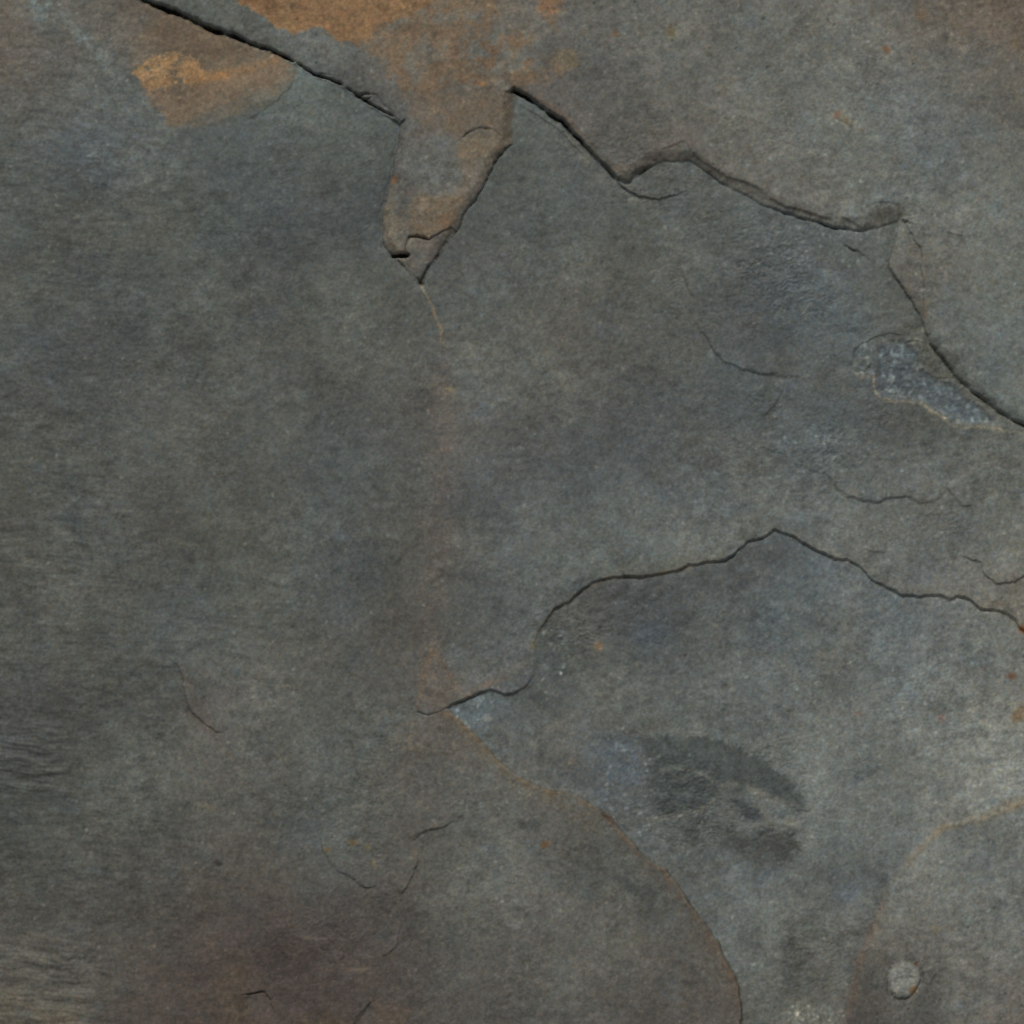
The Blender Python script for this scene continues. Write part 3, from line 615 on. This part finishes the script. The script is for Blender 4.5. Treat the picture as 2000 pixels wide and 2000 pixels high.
line_stain_or_shading([(878, 1392), (904, 1414), (927, 1437), (948, 1460), (974, 1489), (1000, 1511), (1039, 1532), (1078, 1546)], [(0, 6), (.5, 6), (1, 10)], (114, 88, 60), [(0, .6), (.4, .8), (1, .7)], 1)
line_stain_or_shading([(870, 1395), (904, 1422), (948, 1470), (1000, 1520), (1078, 1560), (1150, 1590)], [(0, 14), (1, 26)], (104, 90, 74), [(0, .6), (.5, .4), (1, .5)], 1)
line_stain_or_shading([(1078, 1546), (1111, 1549), (1137, 1562), (1192, 1598), (1204, 1618), (1228, 1640), (1248, 1666), (1274, 1687), (1298, 1700), (1331, 1742), (1362, 1790), (1404, 1852), (1435, 1912), (1446, 1960)],
           [(0, 10), (.3, 6), (.5, 7), (1, 7)], (100, 80, 62), [(0, .7), (.3, .8), (.45, .95), (.7, .7), (1, .75)], 1)
line_stain_or_shading([(1220, 1640), (1250, 1672), (1290, 1702), (1330, 1745), (1362, 1795), (1420, 1890), (1450, 1990)], [(0, 16), (1, 26)], (92, 80, 70), [(0, .4), (.5, .5), (1, .5)], 1)
line_stain_or_shading([(1180, 1590), (1196, 1606)], [(0, 8), (1, 6)], (76, 60, 50), [(0, .7), (1, .7)])
for pts in ([(805, 1410), (798, 1440), (800, 1460), (840, 1470), (868, 1478)], [(770, 1520), (790, 1515), (800, 1518)], [(800, 1640), (812, 1665), (808, 1690)],
            [(560, 1792), (570, 1821), (588, 1831), (619, 1836)], [(681, 1896), (725, 1893)]):
    line_stain_or_shading(pts, [(0, 3), (1, 3.4)], (112, 98, 78), [(0, .5), (.5, .6), (1, .5)])
stain_or_shading([(280, 1900), (420, 1780), (560, 1760), (700, 1800), (760, 1900), (720, 2040), (260, 2040)], (82, 71, 66), 110, .5, .3, 90, 743)
stain_or_shading([(430, 1900), (480, 1870), (480, 2000), (440, 2040)], (92, 78, 60), 24, .5, .5, 40, 744)
stain_or_shading([(580, 1980), (680, 1985), (660, 2030), (570, 2030)], (92, 78, 60), 20, .5, .5, 40, 745)
stain_or_shading([(730, 1960), (800, 1975), (790, 2030), (730, 2020)], (102, 84, 68), 20, .5, .4, 40, 746)
stain_or_shading([(0, 1930), (60, 1950), (140, 1980), (200, 2030), (-100, 2060), (-60, 1940)], (104, 92, 74), 30, .5, .4, 40, 747)
# mineral pocket
w, sd = poly_sd(BLUE, 30)
m = (smooth(-4, 12, sd + 7*DITHER[w])*(.72 + .4*smooth(-.3, .3, fbm(X[w], Y[w], 40, 4, 753, .7))))[..., None]
m = np.clip(m, 0, 1)
n = (.6*fbm(X[w], Y[w], 44, 3, 750, .6) + .5*fbm(X[w], Y[w], 14, 4, 751, .7))[..., None]
C[w] = C[w]*(1-m) + (np.array([84, 90, 93], f32) + n*np.array([28, 28, 26], f32))*m
w, sd = poly_sd(LEDGE, 30)
m = smooth(-1, 4, sd)[..., None]
C[w] = C[w]*(1-m) + (np.array([92, 92, 84], f32) + fbm(X[w], Y[w], 18, 3, 752, .6)[..., None]*20)*m
line_stain_or_shading([(1666, 725), (1679, 736), (1707, 734), (1709, 760), (1718, 776), (1738, 784), (1769, 785), (1798, 786), (1818, 802), (1846, 818), (1859, 831), (1883, 835), (1919, 833), (1950, 836), (1972, 844), (1990, 846)],
           [(0, 3), (1, 3)], (132, 122, 104), [(0, .8), (.5, 1.1), (1, .9)])  # tan lower lip, with the light it catches put into the colour
line_stain_or_shading([(1672, 706), (1690, 700), (1696, 712), (1684, 722)], [(0, 5), (1, 4)], (112, 108, 94), [(0, .5), (1, .6)])
# lower layer: dark clouded patch with paler veins
MX = WX*.65 + VX*.35; MY = WY*.65 + VY*.35
DARK = [(1240, 1440), (1317, 1434), (1386, 1443), (1449, 1460), (1506, 1492), (1550, 1530), (1581, 1584), (1560, 1590), (1525, 1572), (1475, 1550), (1430, 1534), (1411, 1546), (1386, 1578), (1329, 1594), (1285, 1590), (1262, 1540), (1270, 1490)]
stain_or_shading(DARK, (71, 75, 73), 11, .9, .22, 50, 761, MX, MY)
stain_or_shading([(1426, 1560), (1450, 1556), (1482, 1582), (1490, 1606), (1458, 1604)], (66, 70, 71), 8, .9, .3, 30, 766, MX, MY)
stain_or_shading([(1330, 1612), (1400, 1590), (1440, 1625), (1500, 1618), (1556, 1610), (1566, 1650), (1540, 1684), (1470, 1690), (1400, 1660), (1350, 1650)], (75, 76, 73), 18, .9, .6, 60, 762, MX, MY)
stain_or_shading([(1478, 1630), (1545, 1622), (1562, 1655), (1530, 1680), (1480, 1668)], (68, 67, 63), 14, .8, .5, 40, 767, MX, MY)
stain_or_shading([(1184, 1690), (1230, 1690), (1300, 1740), (1330, 1770), (1260, 1770), (1200, 1745)], (78, 79, 75), 26, .85, .5, 50, 768)
stain_or_shading([(1010, 1596), (1060, 1594), (1060, 1612), (1020, 1616)], (80, 81, 77), 10, .8, .4, 30, 769)
stain_or_shading([(1048, 1215), (1085, 1215), (1120, 1270), (1100, 1320), (1055, 1300)], (74, 77, 74), 18, .8, .5, 40, 770)
stain_or_shading([(1210, 1140), (1380, 1110), (1500, 1070), (1560, 1090), (1450, 1160), (1300, 1180), (1220, 1180)], (80, 81, 80), 34, .6, .55, 60, 772)  # strip below the long crack: painted shade together with its own dark tone
stain_or_shading([(1480, 1765), (1530, 1760), (1540, 1850), (1510, 1900), (1485, 1850)], (114, 115, 109), 18, .7, .5, 40, 773)
stain_or_shading([(1585, 1790), (1630, 1780), (1640, 1860), (1610, 1910), (1590, 1860)], (112, 112, 105), 18, .7, .5, 40, 774)
stain_or_shading([(1535, 1800), (1580, 1790), (1590, 1900), (1570, 1960), (1520, 1960)], (84, 83, 78), 18, .6, .5, 40, 776)
stain_or_shading([(1520, 1975), (1560, 1960), (1640, 1968), (1655, 2020), (1510, 2020)], (116, 114, 104), 8, .9, .85, 16, 777)
stain_or_shading([(1570, 1690), (1650, 1700), (1740, 1700), (1740, 1725), (1660, 1740), (1590, 1730)], (86, 88, 86), 22, .7, .5, 40, 763)
for pts, wd, kk in (([(1222, 1606), (1270, 1604), (1329, 1594), (1372, 1582), (1396, 1562), (1411, 1540), (1425, 1530), (1440, 1534)], 6, .8),
                    ([(1411, 1538), (1430, 1532), (1475, 1546), (1510, 1564), (1548, 1570)], 8, .85), ([(1290, 1505), (1310, 1500), (1348, 1503), (1380, 1518), (1411, 1536)], 5, .55),
                    ([(1416, 1552), (1428, 1585), (1443, 1618), (1462, 1640)], 8, .7), ([(1470, 1562), (1488, 1580), (1500, 1606), (1530, 1612), (1556, 1606)], 9, .75),
                    ([(1443, 1618), (1480, 1612), (1500, 1608)], 8, .6), ([(1340, 1240), (1375, 1205), (1400, 1225)], 4, .4)):
    line_stain_or_shading(pts, [(0, wd), (1, wd)], (112, 109, 100), [(0, .4), (.4, kk*1.3), (1, kk)])
stain_or_shading([(1150, 1430), (1260, 1460), (1270, 1530), (1200, 1540), (1140, 1480)], (94, 101, 105), 26, .6, .7, 22, 764)
stain_or_shading([(880, 1385), (960, 1352), (985, 1370), (940, 1420), (915, 1412)], (96, 104, 106), 10, .7, .5, 18, 765)
# iron film along the long lower crack, and a pale lip above its right half, the lit edge put into colour
line_stain_or_shading([(1049, 1240), (1080, 1190), (1132, 1156), (1186, 1130), (1254, 1127), (1324, 1114), (1383, 1097), (1419, 1091)], [(0, 5), (1, 5)], (92, 80, 68), [(0, .6), (.5, .5), (.8, .8), (1, .4)])
line_stain_or_shading([(1190, 1112), (1260, 1112), (1350, 1094), (1410, 1084)], [(0, 14), (1, 10)], (104, 98, 82), [(0, .3), (.5, .45), (1, .5)])
line_stain_or_shading([(1575, 1056), (1632, 1084), (1681, 1098), (1733, 1138), (1805, 1156), (1870, 1158), (1911, 1178), (1979, 1200)], [(0, 9), (1, 13)], (118, 112, 101), [(0, .3), (.5, .5), (.8, .6), (1, .7)])
# pale wash marks run down the lower layer, bluish ones beside them
for pts, wd, col, kk in (([(1668, 1125), (1656, 1250), (1645, 1345)], 17, (114, 110, 102), .5), ([(1508, 1130), (1500, 1230), (1506, 1335)], 20, (84, 92, 95), .5),
                         ([(1590, 1080), (1588, 1160), (1576, 1210)], 22, (90, 97, 99), .45), ([(1232, 1020), (1228, 1088)], 10, (108, 110, 105), .45), ([(1180, 1050), (1176, 1105)], 8, (106, 108, 103), .4),
                         ([(905, 1500), (892, 1620), (900, 1760)], 30, (107, 107, 101), .45), ([(950, 1580), (956, 1700), (948, 1800)], 24, (106, 105, 99), .4), ([(1340, 1040), (1330, 1085)], 14, (106, 108, 103), .4),
                         ([(1770, 1210), (1764, 1330)], 18, (94, 101, 103), .4), ([(1440, 1240), (1432, 1350)], 20, (104, 105, 101), .4), ([(700, 1060), (676, 1200), (690, 1320)], 22, (82, 86, 88), .4), ([(1850, 1320), (1880, 1460), (1930, 1530)], 50, (122, 122, 115), .4)):
    line_stain_or_shading(pts, [(0, wd*.7), (.5, wd), (1, wd*.6)], col, [(0, kk*.4), (.4, kk), (1, kk*.2)])
# corner sheet and its orange seam
line_stain_or_shading([(2010, 1562), (1966, 1579), (1919, 1598), (1883, 1609), (1842, 1616), (1823, 1635), (1795, 1658), (1769, 1691), (1748, 1717), (1728, 1745)], [(0, 12), (.4, 9), (.6, 7), (1, 5)], (118, 102, 80), [(0, .75), (.4, .7), (.7, .6), (1, .4)])
line_stain_or_shading([(1735, 1735), (1722, 1769), (1707, 1811), (1686, 1860), (1679, 1890), (1668, 1940), (1653, 2000)], [(0, 6), (.4, 8), (1, 8)], (98, 78, 66), [(0, .3), (.3, .65), (1, .7)])
stain_or_shading([(1680, 1890), (1740, 1880), (1740, 1960), (1720, 2020), (1660, 2020)], (82, 76, 70), 22, .6, .3, 40, 771)
cw = window([(cx-60, cy-60), (cx+60, cy+60)], 4)
m = (smooth(37, 28, np.hypot((KX[cw]-cx)*1.03, (KY[cw]-cy)*.93) + 3*DITHER[cw]))[..., None]
C[cw] = C[cw]*(1-m) + (np.array([128, 126, 119], f32)*(1 + .08*fbm(X[cw], Y[cw], 18, 4, 775, .7))[..., None])*m

# rust specks and other single marks: x, y, rx, ry, turn, colour, strength
for px, py, rx, ry, rot, col, k in [
    (769, 353, 6, 10, .3, (136, 92, 60), .85), (772, 347, 5, 5, 0, (98, 66, 50), .6), (942, 165, 7, 5, 0, (160, 106, 56), .95), (930, 163, 8, 4, 0, (110, 76, 50), .6),
    (1310, 62, 4, 8, 0, (110, 84, 48), .8), (1312, 66, 12, 12, 0, (112, 102, 76), .5), (1200, 70, 10, 6, .2, (112, 84, 58), .7),
    (1729, 98, 6, 6, .5, (112, 72, 38), .95), (1733, 102, 8, 6, .5, (104, 80, 58), .6), (1635, 224, 7, 9, .8, (122, 84, 62), .75), (1650, 236, 12, 7, .7, (108, 94, 72), .7), (1656, 246, 10, 3, .6, (84, 78, 68), .6),
    (1684, 258, 6, 6, 0, (112, 92, 84), .6), (1797, 30, 14, 16, 0, (104, 84, 66), .7), (1985, 90, 10, 12, 0, (118, 96, 70), .6),
    (1170, 1262, 11, 9, .4, (134, 106, 82), .85), (1064, 1649, 10, 7, -.4, (114, 78, 50), .9), (1978, 1322, 8, 7, .5, (106, 72, 50), .9), (1967, 1324, 6, 3, 0, (112, 84, 62), .6),
    (1990, 1400, 14, 12, .3, (124, 94, 64), .75), (1999, 1228, 7, 10, 0, (124, 78, 46), .95), (1999, 1385, 8, 8, 0, (118, 86, 60), .6), (1840, 1402, 8, 8, 0, (124, 96, 88), .6), (1676, 1394, 8, 5, 0, (122, 100, 86), .6),
    (1785, 1935, 7, 9, .4, (128, 92, 56), .85), (1792, 1884, 6, 5, 0, (86, 64, 52), .7), (1832, 1816, 9, 7, 0, (122, 110, 84), .6),
    (691, 1646, 9, 7, .3, (126, 102, 66), .85), (640, 1661, 7, 6, 0, (116, 92, 62), .8), (717, 1655, 6, 6, 0, (112, 100, 70), .6), (728, 1687, 6, 10, 0, (104, 94, 66), .6),
    (405, 1577, 16, 7, .2, (112, 104, 80), .6), (427, 1687, 9, 5, .1, (52, 48, 42), .9), (306, 716, 5, 5, 0, (66, 64, 58), .8), (459, 1733, 6, 4, 0, (66, 62, 55), .7),
    (1722, 1718, 14, 12, .4, (74, 76, 74), .8), (570, 12, 5, 7, 0, (86, 66, 50), .75), (690, 30, 6, 5, 0, (104, 78, 58), .6), (668, 18, 5, 6, 0, (104, 82, 64), .5), (702, 48, 9, 6, 0, (112, 86, 62), .6),
    (850, 68, 6, 7, 0, (82, 68, 58), .7), (633, 38, 5, 4, 0, (108, 82, 60), .5), (1341, 232, 6, 5, 0, (72, 68, 62), .7), (1862, 1088, 7, 6, 0, (84, 82, 76), .8), (1911, 1866, 8, 6, 0, (82, 80, 74), .7), (1919, 191, 7, 6, 0, (80, 78, 72), .7),
    (1202, 60, 6, 4, 0, (104, 86, 66), .5), (1144, 310, 14, 9, .6, (116, 112, 98), .7), (1170, 347, 12, 10, .3, (112, 108, 100), .75), (1240, 390, 8, 7, .7, (124, 122, 110), .85), (1225, 378, 6, 5, 0, (118, 118, 110), .7), (1078, 332, 6, 6, 0, (116, 118, 112), .6),
    (1372, 420, 12, 7, -.4, (110, 110, 105), .7), (1298, 452, 10, 8, .6, (108, 108, 103), .6), (1010, 214, 6, 9, 0, (112, 118, 112), .6), (1388, 692, 9, 6, .8, (116, 122, 120), .7), (1362, 655, 6, 9, 0, (92, 96, 108), .6),
    (1714, 447, 9, 8, 0, (112, 116, 112), .7), (1754, 447, 8, 6, 0, (114, 116, 112), .7), (1718, 460, 6, 8, 0, (110, 112, 108), .6), (1719, 510, 10, 7, .3, (116, 118, 116), .7), (1565, 446, 14, 9, 0, (108, 112, 109), .6), (1514, 437, 8, 7, 0, (108, 110, 106), .6),
    (1732, 671, 8, 7, 0, (126, 126, 118), .7), (1740, 742, 10, 7, 0, (126, 130, 128), .8), (1748, 763, 16, 7, .3, (122, 124, 120), .7), (1794, 713, 9, 7, .3, (124, 126, 120), .7), (1775, 736, 12, 6, -.5, (120, 124, 122), .6), (1756, 693, 7, 6, 0, (118, 122, 120), .6),
    (1600, 855, 26, 22, 0, (104, 111, 112), .5), (1594, 852, 7, 6, 0, (120, 124, 122), .6), (925, 570, 10, 7, .5, (110, 113, 112), .6), (1097, 1238, 7, 4, -.5, (124, 126, 122), .8), (1064, 1303, 9, 8, .4, (112, 114, 112), .7), (1075, 1354, 10, 5, -.2, (112, 115, 114), .6),
    (952, 1404, 12, 8, .2, (124, 124, 120), .75), (908, 1410, 9, 4, .6, (126, 130, 122), .75), (1115, 1486, 9, 6, -.4, (124, 108, 94), .7), (1292, 1643, 6, 5, 0, (122, 124, 116), .7), (1278, 1599, 10, 5, .2, (116, 118, 110), .6),
    (1190, 1460, 12, 26, -.3, (86, 94, 102), .35), (1230, 1510, 22, 12, .6, (86, 94, 102), .35), (1655, 1745, 22, 18, 0, (84, 92, 102), .5), (1500, 1715, 28, 14, -.5, (100, 108, 114), .5), (1270, 1240, 34, 26, .2, (74, 82, 90), .5),
    (1540, 755, 16, 18, 0, (90, 98, 104), .5), (137, 142, 6, 5, 0, (104, 104, 99), .5), (215, 143, 7, 6, .4, (124, 124, 116), .6), (162, 345, 6, 5, 0, (106, 108, 104), .6), (175, 740, 10, 7, .3, (106, 106, 101), .6), (140, 1135, 9, 6, 0, (108, 107, 101), .6),
    (385, 574, 12, 5, 0, (104, 108, 108), .6), (400, 600, 24, 12, .3, (94, 97, 96), .4), (880, 757, 7, 5, 0, (122, 114, 88), .6), (1525, 605, 5, 7, 0, (104, 102, 92), .6), (1575, 607, 5, 8, 0, (106, 102, 90), .5)]:
    dab(C, px, py, rx, ry, rot, 0, 'mix', col, k)

# pale grains and dark pits strewn over it
spk = np.zeros((N, N), f32)
for px, py, q, a in scatter(1250, 45):
    dab(spk, px, py, 2.0+2.6*q*q, 1.7+1.6*q*q, a, .11+.15*q)
for px, py, q, a in pits:
    dab(spk, px, py, 1.9+1.6*q**6, 1.6+.9*q**6, a, -.08-.14*q**2)
for px, py, q, a in scatter(260, 46, 1680, 1930, 660, 830):
    w_ = LAB[np.searchsorted(ax, py), np.searchsorted(ax, px)] == 5
    if w_:
        dab(spk, px, py, 2.5+3*q, 2+2*q, a, .16+.14*q)
for x0, x1, y0, y1, nn, sd_ in ((1050, 1110, 1230, 1320, 40, 47), (1180, 1300, 1430, 1640, 90, 48), (890, 960, 1360, 1430, 26, 49), (1450, 1700, 440, 520, 60, 50), (1530, 1650, 1965, 2000, 40, 51), (1520, 1700, 830, 900, 30, 52)):
    for px, py, q, a in scatter(nn, sd_, x0, x1, y0, y1):
        dab(spk, px, py, 2.0+3*q*q, 1.8+2*q*q, a, .10+.22*q)
for px, py, q, a in scatter(70, 53, 1184, 1250, 1440, 1540):
    dab(C, px, py, 3+3*q, 3+2*q, a, 0, 'mix', (82, 92, 102), .4)
inn = smooth(90, 20, np.maximum(np.abs(X - 1000), np.abs(Y - 1000)) - 1000)
g1 = inn*grain(81, 1); g2 = inn*grain(82, 3); gc = inn*grain(83, 3); gd = inn*grain(84, 2)
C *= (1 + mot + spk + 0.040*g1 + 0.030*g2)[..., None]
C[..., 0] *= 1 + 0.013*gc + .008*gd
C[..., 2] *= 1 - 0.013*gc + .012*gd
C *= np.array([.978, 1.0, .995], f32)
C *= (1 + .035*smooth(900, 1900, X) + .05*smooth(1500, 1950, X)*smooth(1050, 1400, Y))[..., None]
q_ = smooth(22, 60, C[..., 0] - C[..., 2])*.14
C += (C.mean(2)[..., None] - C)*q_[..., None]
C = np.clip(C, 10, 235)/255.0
GAIN = 1.0
A = np.where(C <= .04045, C/12.92, ((C+.055)/1.055)**2.4).astype(f32) * GAIN

# ------------------------------------------------------------------ material
def slate_material(name, bump_scale, bump_strength, rough):
    m = bpy.data.materials.new(name); m.use_nodes = True
    nt = m.node_tree; nd = nt.nodes; lk = nt.links
    b = nd['Principled BSDF']
    at = nd.new('ShaderNodeAttribute'); at.attribute_name = 'mineral'
    tc = nd.new('ShaderNodeTexCoord')
    n1 = nd.new('ShaderNodeTexNoise'); n1.inputs['Scale'].default_value = 900; n1.inputs['Detail'].default_value = 3; n1.inputs['Roughness'].default_value = .65
    lk.new(tc.outputs['Object'], n1.inputs['Vector'])
    mr = nd.new('ShaderNodeMapRange'); mr.inputs['From Min'].default_value = .25; mr.inputs['From Max'].default_value = .75
    mr.inputs['To Min'].default_value = .85; mr.inputs['To Max'].default_value = 1.15
    lk.new(n1.outputs['Fac'], mr.inputs['Value'])
    n3 = nd.new('ShaderNodeTexNoise'); n3.inputs['Scale'].default_value = 2100; n3.inputs['Detail'].default_value = 2; n3.inputs['Roughness'].default_value = .7
    lk.new(tc.outputs['Object'], n3.inputs['Vector'])
    m3 = nd.new('ShaderNodeMapRange'); m3.inputs['From Min'].default_value = .25; m3.inputs['From Max'].default_value = .75
    m3.inputs['To Min'].default_value = .86; m3.inputs['To Max'].default_value = 1.14
    lk.new(n3.outputs['Fac'], m3.inputs['Value'])
    mm = nd.new('ShaderNodeMath'); mm.operation = 'MULTIPLY'
    lk.new(mr.outputs['Result'], mm.inputs[0]); lk.new(m3.outputs['Result'], mm.inputs[1])
    mx = nd.new('ShaderNodeVectorMath'); mx.operation = 'SCALE'
    lk.new(at.outputs['Color'], mx.inputs[0]); lk.new(mm.outputs['Value'], mx.inputs['Scale'])
    lk.new(mx.outputs['Vector'], b.inputs['Base Color'])
    n2 = nd.new('ShaderNodeTexNoise'); n2.inputs['Scale'].default_value = bump_scale; n2.inputs['Detail'].default_value = 4; n2.inputs['Roughness'].default_value = .6
    lk.new(tc.outputs['Object'], n2.inputs['Vector'])
    bp = nd.new('ShaderNodeBump'); bp.inputs['Strength'].default_value = bump_strength; bp.inputs['Distance'].default_value = .0004
    lk.new(n2.outputs['Fac'], bp.inputs['Height']); lk.new(bp.outputs['Normal'], b.inputs['Normal'])
    rr = nd.new('ShaderNodeMapRange'); rr.inputs['To Min'].default_value = rough - .08; rr.inputs['To Max'].default_value = rough + .08
    lk.new(n1.outputs['Fac'], rr.inputs['Value']); lk.new(rr.outputs['Result'], b.inputs['Roughness'])
    b.inputs['Specular IOR Level'].default_value = .28
    return m
SLATE = slate_material('cleaved_slate', 420, .14, .72)
CRUST = slate_material('mineral_crust', 520, .4, .6)
RUSTY = slate_material('iron_stained_slate', 480, .25, .8)
core = bpy.data.materials.new('slate_core'); core.use_nodes = True
cb = core.node_tree.nodes['Principled BSDF']; cb.inputs['Roughness'].default_value = .85
cn = core.node_tree.nodes.new('ShaderNodeTexNoise'); cn.inputs['Scale'].default_value = 60
cr = core.node_tree.nodes.new('ShaderNodeValToRGB')
cr.color_ramp.elements[0].color = (.06, .062, .06, 1); cr.color_ramp.elements[1].color = (.13, .13, .12, 1)
core.node_tree.links.new(cn.outputs['Fac'], cr.inputs['Fac']); core.node_tree.links.new(cr.outputs['Color'], cb.inputs['Base Color'])

# ------------------------------------------------------------------ meshes: the slab and the sheets it splits into
root = bpy.data.objects.new('slate_stone', None)
COL.objects.link(root)
root['label'] = 'weathered grey slate stone with cleaved layers, dark cracks and ochre rust stains'
root['category'] = 'stone'
PART_LABEL = {1: 'raised upper sheet of slate with a broken edge and ochre stains', 2: 'brown tongue-shaped flake hanging from the upper sheet', 3: 'sunken paler sheet of slate with a dark clouded patch',
              4: 'pale corner sheet edged by an orange seam', 5: 'rough blue-grey pocket with a tan lower lip', 6: 'small round pale nodule in a shallow ring', 14: 'dark purplish brown flake at the lower edge'}

xw = (ax - 1000)*S
yw = (1000 - ax)*S
PX = np.broadcast_to(xw[None, :], (N, N)); PY = np.broadcast_to(yw[:, None], (N, N)); PZ = (H*S).astype(f32)
idx = np.arange(N*N).reshape(N, N)
quad = np.stack([idx[1:, :-1], idx[1:, 1:], idx[:-1, 1:], idx[:-1, :-1]], -1).reshape(-1, 4)
flab = LAB[:-1, :-1].reshape(-1)
V = np.stack([PX, PY, PZ], -1).reshape(-1, 3).astype(f32)
CA = np.concatenate([A.reshape(-1, 3), np.ones((N*N, 1), f32)], 1)
SKIRT = 34*S

def part(k):
    q = quad[flab == k]
    if len(q) == 0:
        return None
    used, inv = np.unique(q, return_inverse=True)
    q = inv.reshape(-1, 4)
    v = V[used]; c = CA[used]
    # rim edges get a wall downward so that every sheet has its thickness
    e = np.concatenate([q[:, [0, 1]], q[:, [1, 2]], q[:, [2, 3]], q[:, [3, 0]]])
    key = np.minimum(e[:, 0], e[:, 1]).astype(np.int64)*len(used) + np.maximum(e[:, 0], e[:, 1])
    _, first, cnt = np.unique(key, return_index=True, return_counts=True)
    be = e[first[cnt == 1]]
    bv, binv = np.unique(be, return_inverse=True)
    top = binv.reshape(-1, 2) + len(used)
    binv = top + len(bv)
    low = v[bv].copy(); low[:, 2] = np.minimum(low[:, 2] - SKIRT*.2, -60*S)
    walls = np.stack([top[:, 1], top[:, 0], binv[:, 0], binv[:, 1]], -1)
    v = np.concatenate([v, v[bv], low]); c = np.concatenate([c, c[bv], c[bv]])
    allq = np.concatenate([q, walls]).astype(np.int32)
    me = bpy.data.meshes.new(NAMES[k])
    me.vertices.add(len(v)); me.vertices.foreach_set('co', v.ravel())
    me.loops.add(allq.size); me.loops.foreach_set('vertex_index', allq.ravel())
    me.polygons.add(len(allq))
    me.polygons.foreach_set('loop_start', np.arange(0, allq.size, 4, dtype=np.int32))
    sm = np.ones(len(allq), bool); sm[len(q):] = False
    me.polygons.foreach_set('use_smooth', sm)
    at = me.attributes.new('mineral', 'FLOAT_COLOR', 'POINT')
    at.data.foreach_set('color', c.astype(f32).ravel())
    me.update(calc_edges=True)
    # the rim stays sharp against its wall
    me.materials.append(CRUST if k == 5 else RUSTY if k in (2, 11, 14) else SLATE)
    o = bpy.data.objects.new(NAMES[k], me)
    COL.objects.link(o)
    o.parent = root
    if k in PART_LABEL:
        o['label'] = PART_LABEL[k]
    return o

for k in NAMES:
    part(k)

# body of the slab under the split sheets: a thick block with an uneven, dressed rim
import bmesh
bm = bmesh.new()
x0, x1 = float(xw[0]), float(xw[-1])
ring = []
n = 40
for a, b_ in (((x0, x0), (x1, x0)), ((x1, x0), (x1, x1)), ((x1, x1), (x0, x1)), ((x0, x1), (x0, x0))):
    for i in range(n):
        t = i/n
        ring.append((a[0] + (b_[0]-a[0])*t, a[1] + (b_[1]-a[1])*t))
levels = [(-58*S, 0.0), (-75*S, .0015), (-95*S, .0005), (-120*S, .0015), (-150*S, -.002)]
rows = []
for z, o_ in levels:
    row = []
    for x, y in ring:
        f = 1 + (o_ + rng.uniform(-.0012, .0012))/x1
        row.append(bm.verts.new((x*f, y*f, z)))
    rows.append(row)
for a, b_ in zip(rows[:-1], rows[1:]):
    for i in range(len(ring)):
        j = (i+1) % len(ring)
        bm.faces.new((a[i], b_[i], b_[j], a[j]))
bm.faces.new(rows[0]); bm.faces.new(rows[-1][::-1])
bmesh.ops.recalc_face_normals(bm, faces=bm.faces)
me = bpy.data.meshes.new('slab_body'); bm.to_mesh(me); bm.free()
me.materials.append(core)
o = bpy.data.objects.new('slab_body', me); COL.objects.link(o); o.parent = root
